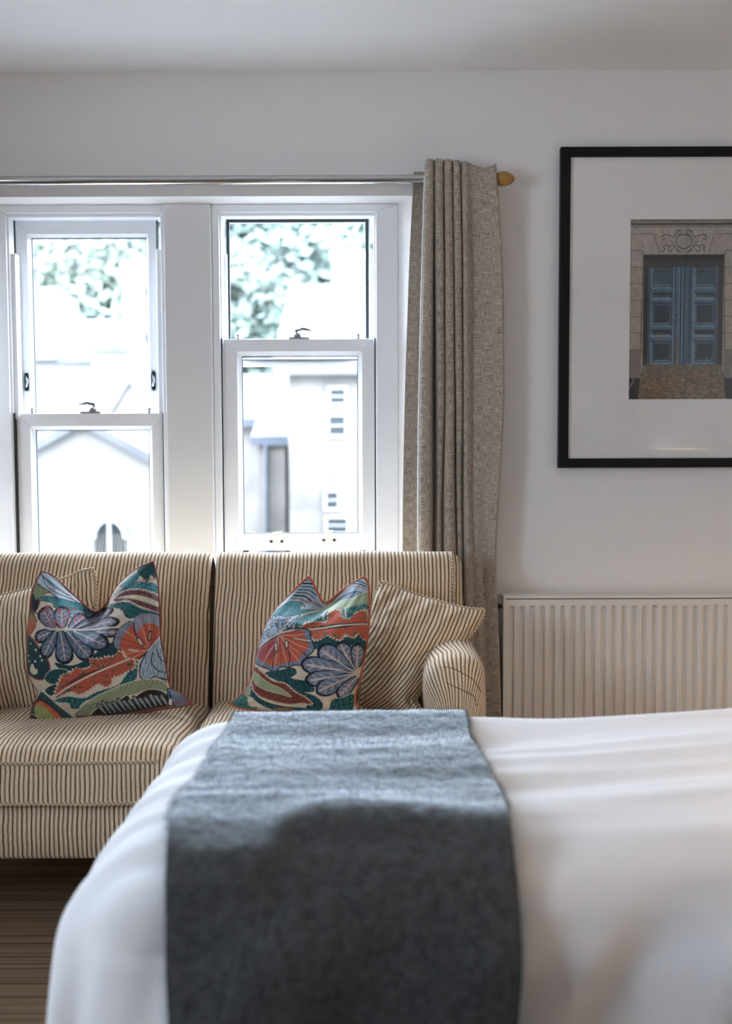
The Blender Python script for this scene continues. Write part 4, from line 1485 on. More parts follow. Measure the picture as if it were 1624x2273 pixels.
    c.hatch([(60, 915), (100, 870), (150, 840), (185, 870), (195, 915), (240, 925), (180, 945)], 1.0, 12, 5, DTEAL)
    c.poly([(150, 830), (175, 760), (200, 790), (205, 850), (180, 860)], (150, 160, 130), edge=(190, 96, 70), ew=5)
    c.stroke([(62, 918), (150, 940), (300, 960), (450, 985), (620, 1010)], 8, (150, 60, 44))
    c.poly([(70, 925), (300, 945), (480, 985), (470, 1010), (100, 960)], (190, 150, 90))
    c.hatch([(70, 925), (300, 945), (480, 985), (470, 1010), (100, 960)], .5, 22, 9, MAROON)
    return c


def zl(x, y): return x * 1624 / 500, (y - 1200) * 1624 / 500
def zr(x, y): return (x - 480) / .40025, (y - 1200) / .40025


SEATD = 2.80


def left_extra(U, V):
    # chop in the top edge running down the front, soft folds beside it
    e = -.055 * np.exp(-((U + .02) / .26) ** 2) * np.exp(-((V + 1) / .38) ** 2)
    e = e + .016 * np.exp(-((V + .52 - .10 * np.cos(2.2 * U)) / .13) ** 2) * np.exp(-(U / .6) ** 2)
    e = e - .014 * np.exp(-(((V - .80) - .35 * (U + .8)) / .10) ** 2) * np.exp(-((U + .75) / .3) ** 2)
    e = e - .014 * np.exp(-((U - .80) / .07) ** 2) * np.exp(-((V - .85) / .25) ** 2)
    return e


cushion('tapestry_cushion',
        top=[(92, 1268), (118, 1278), (160, 1318), (196, 1350), (214, 1358), (236, 1340), (262, 1300), (300, 1265), (340, 1247)],
        bottom=[(65, 1606), (110, 1604), (180, 1600), (260, 1590), (330, 1578), (372, 1572), (400, 1568), (426, 1562)],
        left=[(92, 1268), (74, 1310), (66, 1370), (61, 1430), (62, 1490), (75, 1520), (84, 1538), (74, 1565), (65, 1606)],
        right=[(340, 1247), (350, 1290), (354, 1360), (357, 1420), (366, 1470), (374, 1515), (384, 1532), (405, 1542), (426, 1562)],
        depth=lambda U, V: 2.815 - .075 * (V * .5 + .5) + .02 * U + .045 * np.exp(-((V + 1) / .5) ** 2),
        normal=(0.05, -.97, .22), thick=.074, front_mat='tapestry', back_mat='beige_cotton', pipe_mat='red_piping', pipe_r=.0030,
        canvas=paint_left(), zoom=zl, extra=left_extra, seed=3, n=300,
        label='chopped square tapestry cushion with a blue palm leaf, at the left on the sofa', group='leaf tapestry cushions on the sofa')


def right_extra(U, V):
    # hollow between the ears with a crest in front of it; the left ear stands back
    e = -.050 * np.exp(-((V + .98 - .10 * (U + .4)) / .22) ** 2) * np.exp(-((U + .15) / .7) ** 2)
    e = e - .030 * np.exp(-((U + .80) / .30) ** 2) * np.exp(-((V + .85) / .30) ** 2)
    cr = V + .60 - .28 * (-U - .1) * .5 + .18 * U
    e = e + .020 * np.exp(-((cr) / .10) ** 2) * np.exp(-((U + .2) / .55) ** 2)
    e = e - .010 * np.exp(-((U - .75) / .12) ** 2) * np.exp(-((V - .6) / .2) ** 2)
    return e


cushion('tapestry_cushion',
        top=[(684, 1280), (692, 1290), (706, 1318), (716, 1336), (730, 1334), (752, 1316), (780, 1296), (808, 1280)],
        bottom=[(508, 1563), (540, 1572), (600, 1580), (660, 1590), (710, 1600), (760, 1606), (792, 1604)],
        left=[(684, 1280), (662, 1300), (636, 1328), (606, 1362), (586, 1400), (572, 1450), (560, 1500), (542, 1535), (508, 1563)],
        right=[(808, 1280), (817, 1300), (819, 1350), (817, 1400), (810, 1450), (797, 1510), (786, 1552), (793, 1575), (792, 1604)],
        depth=lambda U, V: 2.80 - .085 * (V * .5 + .5) - .075 * (U * .5 + .5) * 1.0 + .05 * np.exp(-((V + 1) / .5) ** 2),
        normal=(-.22, -.94, .20), thick=.074, back_thick=.085, front_mat='tapestry', back_mat='beige_cotton', pipe_mat='orange_piping', pipe_r=.0036,
        canvas=paint_right(), zoom=zr, extra=right_extra, seed=9, n=300,
        label='chopped square tapestry cushion with a coral leaf, leaning on a striped cushion', group='leaf tapestry cushions on the sofa')


def uv_diag(angle, k=1.0, curve=0.0):
    ca, sa = math.cos(angle), math.sin(angle)
    def f(U, V, P):
        s = ca * U * .2 + sa * V * .2 + curve * (V * .2) ** 2
        return np.stack([s * k, V * 0], -1)
    return f


cushion('corduroy_cushion',
        top=[(845, 1291), (862, 1297), (900, 1312), (950, 1328), (1010, 1345), (1050, 1352), (1076, 1353)],
        bottom=[(800, 1580), (850, 1584), (890, 1592), (920, 1594), (944, 1590)],
        left=[(845, 1291), (830, 1330), (815, 1400), (806, 1480), (800, 1540), (800, 1580)],
        right=[(1076, 1353), (1062, 1385), (1030, 1425), (990, 1465), (960, 1500), (940, 1530), (922, 1552), (930, 1568), (944, 1590)],
        depth=lambda U, V: 2.905 - .085 * (V * .5 + .5) - .05 * (U * .5 + .5) + .03 * np.exp(-((V + 1) / .5) ** 2),
        normal=(-.15, -.93, .33), thick=.078, front_mat='corduroy', back_mat='corduroy', pipe_mat='corduroy', pipe_r=.0055,
        uvf=lambda U, V, P: np.stack([(P[..., 0] * .80 + (P[..., 2] - .6) * -.62 + .35 * (P[..., 2] - .60) ** 2 * 2), V * 0], -1) * 1.15,
        extra=lambda U, V: -.012 * np.exp(-((U - .8) / .10) ** 2) * np.exp(-((V - .75) / .22) ** 2) + .004 * np.sin(U * 14 + V * 6) * np.exp(-((V + .75) / .25) ** 2),
        seed=14, n=150, twist=True, label='plain striped corduroy cushion against the sofa arm next to the curtain', group='striped cushions on the sofa')

cushion('corduroy_cushion',
        top=[(-150, 1352), (-60, 1335), (0, 1322), (70, 1305), (140, 1285), (180, 1268), (206, 1263)],
        bottom=[(-160, 1600), (-60, 1596), (40, 1588), (120, 1580), (200, 1570)],
        left=[(-150, 1352), (-158, 1420), (-160, 1500), (-160, 1600)],
        right=[(206, 1263), (211, 1285), (211, 1330), (206, 1400), (200, 1480), (200, 1570)],
        depth=lambda U, V: 2.925 - .075 * (V * .5 + .5) + .02 * np.exp(-((V + 1) / .5) ** 2),
        normal=(0.05, -.97, .2), thick=.062, front_mat='corduroy', back_mat='corduroy', pipe_mat='corduroy', pipe_r=.005,
        uvf=lambda U, V, P: np.stack([P[..., 0] * .99 + (P[..., 2] - .6) * .16, V * 0], -1),
        seed=17, n=150, twist=True, label='plain striped corduroy cushion half hidden behind the left tapestry cushion', group='striped cushions on the sofa')

# ------------------------------------------------------------------ curtain and pole
CY = 3.215
RZ = Z(500, 399.5, CY)
pole = empty('curtain_pole', (0, CY, RZ)); tag(pole, 'polished steel curtain pole with a wooden finial above the windows', 'curtain pole')
MB().lathe([(.0142, XL + .35), (.0142, X(1096, 396, CY))], 'x', (0, CY, RZ), 28).build('rod', 'steel_pole', pole, smooth='auto')
fxx = X(1096, 396, CY)
prof = [(.010, 0), (.013, .003)] + [(.0225 * math.sin(math.pi * (.17 + .83 * k / 14)) ** .6 + .0004, .003 + .062 * k / 14) for k in range(15)]
MB().lathe(prof, 'x', (fxx + .002, CY, RZ), 28).build('finial', 'finial_wood', pole, smooth='auto')
for bx in (X(1085, 396, CY), XL + .45):
    bb = MB().lathe([(.026, 0), (.026, -.008)], 'y', (bx, WY, RZ), 20)
    bb.tube([(bx, WY - .004, RZ - .02), (bx, CY + .02, RZ - .02), (bx, CY, RZ - .0145)], .006, 10)
    bb.build('bracket', 'steel_pole', pole, smooth='auto')

sections = {
    372: [(918, .032), (926, .034), (934, .034), (941, .030), (943, 0), (945, -.026), (950, -.036), (957, -.036), (961, -.026), (963, .006), (966, -.026), (971, -.036), (977, -.036), (981, -.026), (983, .006), (986, -.026), (991, -.035), (997, -.035), (1001, -.026), (1003, .006), (1006, -.026), (1011, -.034), (1016, -.034), (1019, -.026), (1021, .004), (1024, -.022), (1028, -.032), (1033, -.034), (1037, -.030), (1041, -.024), (1052, -.018), (1066, -.017), (1080, -.020), (1092, -.026), (1097, -.028), (1099, .0), (1098, .03)],
    560: [(908, .032), (916, .034), (926, .034), (936, .030), (937, 0), (939, -.026), (944, -.036), (953, -.036), (959, -.026), (962, .012), (967, -.024), (972, -.034), (978, -.034), (983, -.026), (986, .008), (989, -.024), (994, -.034), (999, -.034), (1004, -.026), (1006, .008), (1009, -.024), (1014, -.032), (1019, -.032), (1023, -.026), (1025, .006), (1028, -.022), (1031, -.031), (1035, -.032), (1038, -.026), (1042, -.006), (1056, -.004), (1074, -.004), (1092, -.008), (1108, -.014), (1113, -.014), (1115, .0), (1113, .03)],
    900: [(897, .034), (906, .036), (918, .036), (928, .032), (929, 0), (931, -.026), (937, -.036), (948, -.036), (955, -.026), (963, .034), (971, -.016), (975, -.030), (981, -.030), (985, -.020), (987, .010), (990, -.024), (995, -.034), (1001, -.034), (1006, -.026), (1009, .012), (1012, -.018), (1016, -.028), (1021, -.028), (1025, -.020), (1027, .010), (1030, -.020), (1033, -.030), (1037, -.030), (1040, -.024), (1044, -.008), (1060, -.008), (1078, -.010), (1096, -.010), (1111, -.014), (1117, -.014), (1119, .0), (1117, .03)],
    1120: [(893, .034), (902, .036), (914, .036), (926, .032), (927, 0), (929, -.026), (936, -.036), (947, -.036), (954, -.026), (962, .036), (970, -.004), (973, -.014), (976, -.014), (979, .0), (982, .020), (986, -.016), (991, -.028), (998, -.028), (1004, -.018), (1010, .022), (1014, -.004), (1017, -.012), (1020, -.012), (1023, 0), (1026, .020), (1030, -.014), (1033, -.026), (1038, -.026), (1042, -.020), (1046, -.008), (1060, -.010), (1074, -.006), (1086, -.010), (1098, -.014), (1104, -.014), (1106, .0), (1104, .03)],
    1215: [(893, .034), (902, .036), (914, .036), (926, .032), (928, 0), (930, -.026), (936, -.036), (947, -.036), (954, -.026), (962, .036), (970, -.002), (973, -.010), (976, -.010), (979, .0), (983, .022), (988, -.014), (995, -.026), (1003, -.026), (1010, -.016), (1014, .022), (1016, -.002), (1019, -.010), (1022, -.010), (1025, 0), (1028, .022), (1032, -.012), (1036, -.024), (1041, -.024), (1045, -.018), (1049, -.004), (1060, -.008), (1070, -.002), (1080, -.010), (1090, -.014), (1096, -.014), (1098, .0), (1096, .03)],
    1590: [(893, .034), (902, .036), (914, .036), (926, .032), (928, 0), (930, -.026), (936, -.036), (947, -.036), (954, -.026), (962, .036), (970, -.002), (973, -.010), (976, -.010), (979, .0), (983, .022), (988, -.014), (995, -.026), (1003, -.026), (1010, -.016), (1014, .022), (1016, -.002), (1019, -.010), (1022, -.010), (1025, 0), (1028, .022), (1032, -.012), (1036, -.024), (1041, -.024), (1045, -.018), (1051, -.004), (1066, -.008), (1080, -.006), (1094, -.010), (1106, -.014), (1111, -.014), (1113, .0), (1111, .03)],
}
keys = sorted(sections)
ncol = 420
rows = []
for k in keys:
    s = np.array(sections[k], float)
    # columns resampled by index so that folds stay on the same column
    q = np.linspace(0, len(s) - 1, ncol)
    i = np.clip(np.floor(q).astype(int), 0, len(s) - 2)
    E = np.concatenate([2 * s[:1] - s[1:2], s, 2 * s[-1:] - s[-2:-1]])
    t = (q - i)[:, None]
    p0, p1, p2, p3 = E[i], E[i + 1], E[i + 2], E[i + 3]
    rows.append(.5 * (2 * p1 + (p2 - p0) * t + (2 * p0 - 5 * p1 + 4 * p2 - p3) * t ** 2 + (3 * p1 - p0 - 3 * p2 + p3) * t ** 3))
rows = np.array(rows)
topoff = np.interp(np.linspace(0, 1, ncol), [0, .12, .14, .25, .5, .75, .80, .87, .93, .97, 1], [0.0, .0, .020, .023, .020, .014, .012, -.002, .002, .014, .012])
Zt = Z(1000, 375, CY)
Zf = .012
nrow = 160
pys = np.concatenate([np.linspace(372, 1590, nrow - 30), np.linspace(1590, 1590, 30)])
Pc = np.zeros((ncol, nrow, 3))
zz_key = [at(1000, k, CY)[2] for k in keys]
zl_ = np.concatenate([np.linspace(Zt, zz_key[-1], nrow - 30), np.linspace(zz_key[-1], Zf, 31)[1:]])
key_pts = np.array([[at(x, k, CY + dy) for x, dy in r_] for k, r_ in zip(keys, rows)])   # (nk, ncol, 3)
for c_ in range(ncol):
    Pc[c_, :, 0] = np.interp(-zl_, [-z for z in zz_key], key_pts[:, c_, 0])
    Pc[c_, :, 1] = np.interp(-zl_, [-z for z in zz_key], key_pts[:, c_, 1])
    Pc[c_, :, 2] = zl_ + topoff[c_] * np.clip((zl_ - (Zt - .15)) / .15, 0, 1)
# smooth the piecewise-linear key rows
for _ in range(60):
    Pc[:, 1:-1, :2] = .5 * Pc[:, 1:-1, :2] + .25 * (Pc[:, :-2, :2] + Pc[:, 2:, :2])
arc = np.concatenate([[0], np.cumsum(np.linalg.norm(np.diff(Pc[:, 60, :2], axis=0), axis=1))])
Pc[..., 1] += .003 * vnoise(np.linspace(0, 14, ncol)[:, None] + 0 * Pc[..., 2], Pc[..., 2] * 6, 77)
Uc = np.stack([np.repeat(arc[:, None], nrow, 1), Pc[..., 2]], -1)
cur = link('curtain', grid_mesh('curtain', [(Pc, Uc, None, False)]), 'linen')
so = cur.modifiers.new('solidify', 'SOLIDIFY'); so.thickness = .0016
ce = int(round((5.0) / 36 * (ncol - 1)))
edge_ = Pc[ce, 3:-2:3].copy(); edge_[:, 0] -= .0022; edge_[:, 1] -= .001
MB().tube(edge_, .0026, 8).build('lining_edge', 'lining_cotton', cur, smooth=True)
tag(cur, 'gathered taupe linen curtain hanging at the window beside the picture', 'curtain')

# ------------------------------------------------------------------ radiator
RY = 3.205
rx0 = X(1116, 1340, RY); rx1 = 1.95
rzt, rzb = Z(1125, 1324, RY), .15
rad = empty('radiator', ((rx0 + rx1) / 2, RY + .04, .0)); tag(rad, 'cream ribbed panel radiator on the wall below the framed picture', 'radiator')
# pressed front sheet: flat border, recessed flutes between raised ribs
pitch = .0330
xs, ds = [rx0 + .004, rx0 + .010], [0, 0]
x = rx0 + .019
while x < rx1 - .03:
    for dx, dd in ((0, 0), (.004, .011), (.0135, .011), (.0175, 0), (.030, 0)):
        xs.append(x + dx); ds.append(dd)
    x += pitch
xs += [rx1 - .004]; ds += [0]
xs, ds = np.array(xs), np.array(ds)
zs = np.array([rzb, rzb + .035, rzb + .041, rzt - .034, rzt - .030, rzt - .009])
kz = np.array([0, 0, 1, 1, 0, 0.])
Pr = np.zeros((len(xs), len(zs), 3))
Pr[..., 0] = xs[:, None]; Pr[..., 2] = zs[None]; Pr[..., 1] = RY - .006 + (ds[:, None] * kz[None])
me = grid_mesh('front_panel', [(Pr, None, None, False)], smooth=False)
fp = link('front_panel', me, 'radiator_enamel'); keep(fp, rad)
sm = fp.modifiers.new('solidify', 'SOLIDIFY'); sm.thickness = .0015
MB().box(rx0 + .004, rx1 - .004, RY + .045, RY + .052, rzb, rzt - .002).build('rear_panel', 'radiator_enamel', rad)
MB().prism([(RY - .010, rzt - .006), (RY - .010, rzt + .001), (RY - .004, rzt + .004), (RY + .056, rzt + .004), (RY + .056, rzt - .006)], 'x', rx0, rx1).build('top_cover', 'radiator_enamel', rad, bevel=.0015)
for x in (rx0, rx1 - .003):
    MB().box(x, x + .003, RY - .009, RY + .055, rzb, rzt - .002).build('side_cover', 'radiator_enamel', rad, bevel=.001)
MB().box(rx0 + .004, rx1 - .004, RY - .001, RY + .002, rzt - .012, rzt - .004).build('slot_shade_strip', 'gasket', rad)  # dark bar put in for the shade under the top cover
MB().box(rx0 + .003, rx0 + .009, RY - .0085, RY - .006, rzb, rzt - .004).build('edge_lip', 'radiator_enamel', rad)
vv = MB().lathe([(.006, 0), (.006, -.008), (.009, -.008), (.009, -.014), (.004, -.016)], 'x', (rx0, RY + .024, rzt - .035), 12)
vv.build('bleed_valve', 'dark_metal', rad)
MB().lathe([(.0075, 0), (.0075, rzb + .05)], 'z', (rx0 + .02, RY + .026, 0), 12).build('pipe', 'chrome', rad, smooth='auto')
for x in (rx0 + .25, rx1 - .25):
    MB().box(x - .015, x + .015, RY + .052, WY - .0005, rzb + .1, rzt - .08).build('wall_bracket', 'radiator_enamel', rad)

# ------------------------------------------------------------------ framed photograph
FY0 = WY - .028
px0, px1 = X(1242, 680, FY0), X(1786, 680, FY0)
pz1, pz0 = Z(1430, 325, FY0), Z(1430, 1038, FY0)
pic = empty('framed_picture', ((px0 + px1) / 2, WY, pz0)); tag(pic, 'large black framed photograph of a blue double door, on the wall', 'picture')
fw = X(1264, 680, FY0) - X(1242, 680, FY0)
frame_ring('frame', px0, px1, pz0, pz1, fw, fw, fw * .96, fw * .96, FY0, WY - .002, 'frame_black', pic, bevel=.0012)
MY = WY - .016
MB().box(px0 + fw - .002, px1 - fw + .002, MY + .002, WY - .004, pz0 + fw - .004, pz1 - fw + .004).build('backing_board', 'mat_board', pic)
qx0, qx1 = X(1397, 700, MY), X(1634, 700, MY)
qz1, qz0 = Z(1500, 487, MY), Z(1500, 886, MY)
frame_ring('mount', px0 + fw - .002, px1 - fw + .002, pz0 + fw - .004, pz1 - fw + .004, qx0 - px0 - fw + .002, px1 - fw + .002 - qx1, qz0 - pz0 - fw + .004, pz1 - fw + .004 - qz1, MY - .0018, MY + .001, 'mat_board', pic, bevel=.0006)


def paint_door():
    x0, x1, y0, y1 = 92, 1470, 85, 2200
    c = Canvas(x0, y0, x1, y1, .30, (178, 164, 150))
    mid = 782
    W = (0, 0)
    sym = lambda pts: [(2 * mid - x, y) for x, y in pts]
    def both(pts, col, **k):
        c.poly(pts, col, **k); c.poly(sym(pts), col, **k)
    def bstroke(pts, w, col):
        c.stroke(pts, w, col, smooth=False); c.stroke(sym(pts), w, col, smooth=False)
    box = lambda a, b, e, f: [(a, b), (e, b), (e, f), (a, f)]
    c.poly(box(x0, y0, x1, 130), (150, 136, 122), smooth=False)
    c.stroke([(x0, 92), (x1, 92)], 14, (104, 94, 82), smooth=False)
    c.stroke([(x0, 138), (x1, 138)], 22, (62, 54, 46), smooth=False)
    c.stroke([(x0, 165), (x1, 165)], 26, (146, 130, 116), smooth=False)
    # stone courses
    both(box(x0, 640, 262, 1620), (176, 160, 138), smooth=False)
    both(box(x0, 1620, 250, 1960), (142, 126, 118), smooth=False)
    for y in (640, 835, 1030, 1222, 1415, 1615):
        bstroke([(x0, y), (262, y)], 9, (112, 98, 84))
    bstroke([(x0, 252), (395, 252), (470, 495)], 9, (96, 84, 72))
    bstroke([(x0, 447), (245, 447), (268, 495)], 9, (96, 84, 72))
    # door recess
    c.poly(box(268, 495, 2 * mid - 268, 1960), (64, 56, 52), smooth=False)
    c.poly(box(275, 500, 2 * mid - 275, 560), (44, 36, 32), smooth=False)
    c.poly(box(330, 600, 2 * mid - 330, 1830), (76, 112, 138), smooth=False)
    c.poly(box(330, 590, 2 * mid - 330, 640), (54, 66, 78), smooth=False)
    DB, LB, MBL = (34, 48, 60), (120, 158, 182), (66, 100, 124)
    for yy in ((650, 885, 0), (945, 1015, 1), (1065, 1335, 0), (1385, 1455, 1), (1515, 1775, 0)):
        a, b_, slot = yy
        for s in (0, 1):
            pts = box(375, a, 635, b_)
            if s: pts = sym(pts)
            xs_ = sorted(p[0] for p in pts); xa, xb = xs_[0], xs_[-1]
            c.poly(box(xa, a, xb, b_), MBL, smooth=False)
            c.stroke([(xa, a), (xa, b_)], 12, LB, smooth=False); c.stroke([(xa, b_), (xb, b_)], 16, LB, smooth=False)
            c.stroke([(xb, b_), (xb, a)], 10, DB, smooth=False); c.stroke([(xa, a), (xb, a)], 12, DB, smooth=False)
            i = 34 if not slot else 14
            c.poly(box(xa + i, a + i, xb - i, b_ - i), (62, 92, 112) if a < 1000 else (48, 66, 80) if not slot else (58, 66, 70), smooth=False)
            c.stroke([(xa + i, a + i), (xb - i, a + i)], 12, DB, smooth=False); c.stroke([(xb - i, a + i), (xb - i, b_ - i)], 10, DB, smooth=False)
            c.stroke([(xa + i, b_ - i), (xb - i, b_ - i)], 8, LB, smooth=False)
    for x_ in (345, 655, 680):
        bstroke([(x_, 640), (x_, 1800)], 9, DB if x_ != 655 else LB)
    for x_, w_, q in ((750, 14, DB), (772, 12, LB), (786, 12, DB), (728, 8, LB), (800, 8, (60, 92, 116)), (860, 14, DB)):
        c.stroke([(x_, 640), (x_, 1830)], w_, q, smooth=False)
    # letter plates and a long pull
    for x_ in (490, 1020):
        c.stroke([(x_ - 42, 1490), (x_ + 42, 1490)], 16, (156, 120, 84), smooth=False)
    c.stroke([(440, 1418), (525, 1418)], 20, (120, 86, 44), smooth=False)
    c.stroke([(702, 1465), (700, 1800)], 24, (136, 96, 66), smooth=False)
    c.stroke([(700, 1200), (706, 1212)], 18, (40, 50, 60), smooth=False)
    # worn lower rails and cobbles
    c.poly([(280, 1790), (2 * mid - 280, 1790), (2 * mid - 270, 1900), (270, 1900)], (122, 106, 84), smooth=False)
    c.poly([(240, 1890), (2 * mid - 240, 1890), (2 * mid - 200, y1 + 5), (200, y1 + 5)], (134, 108, 78), smooth=False)
    for _ in range(520):
        y = RNG.uniform(1880, 2195); x = RNG.uniform(235, 2 * mid - 235)
        L = RNG.uniform(10, 46)
        c.stroke([(x, y), (x + L, y + RNG.uniform(-6, 6))], RNG.uniform(5, 11), [(172, 146, 112), (98, 76, 52), (150, 112, 60), (84, 62, 44)][RNG.integers(0, 4)], smooth=False)
    for _ in range(60):
        x = RNG.uniform(330, 1220); y = RNG.uniform(1690, 1880)
        c.stroke([(x, y), (x + RNG.uniform(8, 40), y + RNG.uniform(-4, 4))], RNG.uniform(5, 10), [(170, 150, 130), (150, 116, 50), (96, 78, 60)][RNG.integers(0, 3)], smooth=False)
    both([(x0, 1950), (240, 1950), (210, y1 + 5), (x0, y1 + 5)], (58, 50, 54), smooth=False)
    c.stroke([(160, 1960), (90, 2090)], 14, (150, 136, 126), smooth=False)
    bstroke([(245, 1775), (300, 1850)], 9, (128, 150, 160)); bstroke([(300, 1850), (298, 1920)], 9, (128, 150, 160))
    bstroke([(262, 500), (240, 1620)], 12, (92, 74, 58))
    # carved cartouche over the lintel
    DK, LT = (84, 74, 66), (190, 176, 162)
    c.poly([(mid - 105, 330), (mid - 60, 270), (mid, 258), (mid + 60, 270), (mid + 105, 330), (mid + 80, 395), (mid, 430), (mid - 80, 395)], (166, 152, 142), edge=DK, ew=12)
    c.stroke([(mid - 85, 390), (mid, 432), (mid + 85, 390)], 12, (60, 52, 46))
    for s in (-1, 1):
        f = lambda pts: [(mid + s * x, y) for x, y in pts]
        c.stroke(f([(10, 260), (60, 270), (75, 225), (45, 205), (25, 230), (45, 245)]), 10, DK)
        c.stroke(f([(70, 205), (105, 230), (110, 270), (150, 290), (190, 270), (240, 260), (285, 275)]), 12, DK)
        c.stroke(f([(150, 250), (175, 300), (220, 310), (260, 290)]), 9, LT)
        c.stroke(f([(230, 300), (270, 320), (285, 285), (250, 270)]), 10, DK)
        c.stroke(f([(60, 470), (100, 420), (150, 385), (195, 400), (200, 440), (165, 460), (150, 430)]), 12, DK)
        c.stroke(f([(200, 400), (240, 380), (265, 400), (245, 430), (275, 460)]), 12, DK)
        c.stroke(f([(20, 470), (60, 450), (110, 440)]), 10, DK)
        c.stroke(f([(120, 400), (150, 345), (185, 340)]), 8, DK)
    return c


cd = paint_door()
nx, nz = 300, 460
gx, gz = np.meshgrid(np.linspace(qx0 - .002, qx1 + .002, nx), np.linspace(qz0 - .002, qz1 + .002, nz), indexing='ij')
Cd = cd.sample(92 + (gx - qx0) / (qx1 - qx0) * 1378, 85 + (qz1 - gz) / (qz1 - qz0) * 2115)
gd_ = Cd.mean(-1, keepdims=True)
Cd = gd_ + (Cd - gd_) * .72
Cd = Cd * (1 + .16 * vnoise(gx * 160, gz * 160, 91) + .10 * vnoise(gx * 60, gz * 60, 92))[..., None]
Pd = np.stack([gx, np.full_like(gx, MY + .0015), gz], -1)
pr_ = link('photo_print', grid_mesh('photo_print', [(Pd, None, Cd, False)], smooth=False), 'photo_print'); keep(pr_, pic)
MB().box(px0 + fw - .003, px1 - fw + .003, MY - .006, MY - .004, pz0 + fw - .003, pz1 - fw + .003).build('glass', 'picture_glass', pic)


# ------------------------------------------------------------------ pendant lamps (seen only in the picture's glass)
FILL_W = 0.5  # strength of the added warm fill


def pendant(x, y, z, label, watts):
    p = empty('pendant_lamp', (x, y, z)); tag(p, label, 'lamp', 'white dome pendant lamps')
    outer = [(.022, .15), (.024, .12), (.032, .09), (.07, .072), (.12, .045), (.155, .005), (.172, -.045), (.172, -.05), (.166, -.05), (.150, .003), (.115, .040), (.066, .066), (.02, .08)]
    MB().lathe(outer, 'z', (x, y, z), 40).build('shade', 'enamel_shade', p, smooth='auto')
    MB().lathe([(.012, .075), (.026, .045), (.026, .03), (.016, .012), (.004, .008)], 'z', (x, y, z), 20).build('bulb', 'bulb_glass', p, smooth=True)
    l = bpy.data.lights.new('added_fill_light', 'POINT')  # warm fill light added under the shade, not a lit bulb
    l.energy = watts
    l.color = (1.0, .70, .42)
    l.shadow_soft_size = .03
    lo = bpy.data.objects.new('added_fill_light', l)
    COL.objects.link(lo)
    lo.location = (x, y, z - .012)
    MB().tube([(x, y, z + .14), (x, y, ZC)], .003, 8).build('cord', 'cord_fabric', p)
    MB().lathe([(.045, 0), (.045, -.02), (.01, -.03)], 'z', (x, y, ZC), 20).build('ceiling_rose', 'enamel_shade', p, smooth='auto')


pendant(1.645, 1.39, 1.29, 'white dome pendant lamp mirrored large in the picture glass, lower right', FILL_W)
pendant(1.69, -0.95, 1.62, 'white dome pendant lamp mirrored small in the picture glass, lower left', 0.0)

# ------------------------------------------------------------------ outside: houses and trees
GZ = -6.0
fc = MB()
fa, fb = WY + .33, WY + .55
fc.box(-11, XL - .2, fa - .28, fa, GZ, 7).box(XR + .2, 10, fa - .28, fa, GZ, 7)
fc.box(XL - .2, XR + .2, fa - .28, fa, GZ, -.12).box(XL - .2, XR + .2, fa - .28, fa, ZC + .15, 7)
tag(fc.build('wall_exterior', 'stone'), kind='structure')
tag(MB().box(-60, 60, 4.2, 140, GZ - .3, GZ).build('ground', 'street'), kind='structure')


def house(name, label, cat='house'):
    h = empty(name, (0, 0, GZ))
    tag(h, label, cat, 'houses outside the window')
    return h


def gable_house(h, x0, x1, y0, y1, ze, zr, wall, roof, ridge='x', over=.25, th=.18):
    """Box with a pitched roof; ridge along x (eaves face us) or along y (gable faces us)."""
    w = MB()
    if ridge == 'x':
        ym = (y0 + y1) / 2
        w.prism([(y0, GZ), (y1, GZ), (y1, ze), (ym, zr), (y0, ze)], 'x', x0, x1).build('wall', wall, h)
        k = (zr - ze) / (ym - y0)
        for a_, b_ in (((y0 - over, ze - over * k), (ym, zr)), ((y1 + over, ze - over * k), (ym, zr))):
            MB().prism([a_, b_, (b_[0], b_[1] + th), (a_[0], a_[1] + th)], 'x', x0 - over, x1 + over).build('roof', roof, h)
    else:
        xm = (x0 + x1) / 2
        w.prism([(x0, GZ), (x1, GZ), (x1, ze), (xm, zr), (x0, ze)], 'y', y0, y1).build('wall', wall, h)
        k = (zr - ze) / (xm - x0)
        for a_, b_ in (((x0 - over, ze - over * k), (xm, zr)), ((x1 + over, ze - over * k), (xm, zr))):
            MB().prism([a_, b_, (b_[0], b_[1] + th), (a_[0], a_[1] + th)], 'y', y0 - over, y1 + over).build('roof', roof, h)


def house_window(h, x0, x1, z0, z1, y):
    f = frame_ring('window', x0 - .03, x1 + .03, z0 - .03, z1 + .03, .05, .05, .05, .05, y - .05, y + .05, 'far_white', h, bevel=0)
    p = MB().box(x0, x1, y - .02, y + .02, z0, z1).build('pane', 'far_glass'); keep(p, h); p.parent = f
    b = MB().box(x0, x1, y - .05, y - .01, (z0 + z1) / 2 - .012, (z0 + z1) / 2 + .012).build('glazing_bar', 'far_white'); keep(b, h); b.parent = f


def chimney(h, x, y, z0, z1, w, pots, m='stone'):
    c = MB().box(x - w / 2, x + w / 2, y - .3, y + .3, z0, z1).box(x - w / 2 - .06, x + w / 2 + .06, y - .36, y + .36, z1, z1 + .14).build('chimney', m, h)
    for i in range(pots):
        px_ = x + (i - (pots - 1) / 2) * w * .62
        q = MB().lathe([(.15, 0), (.13, .34), (.15, .36), (.20, .46), (.19, .56), (.10, .60)], 'z', (px_, y, z1 + .14), 14).build('chimney_pot', 'clay_pot', smooth='auto')
        keep(q, h); q.parent = c


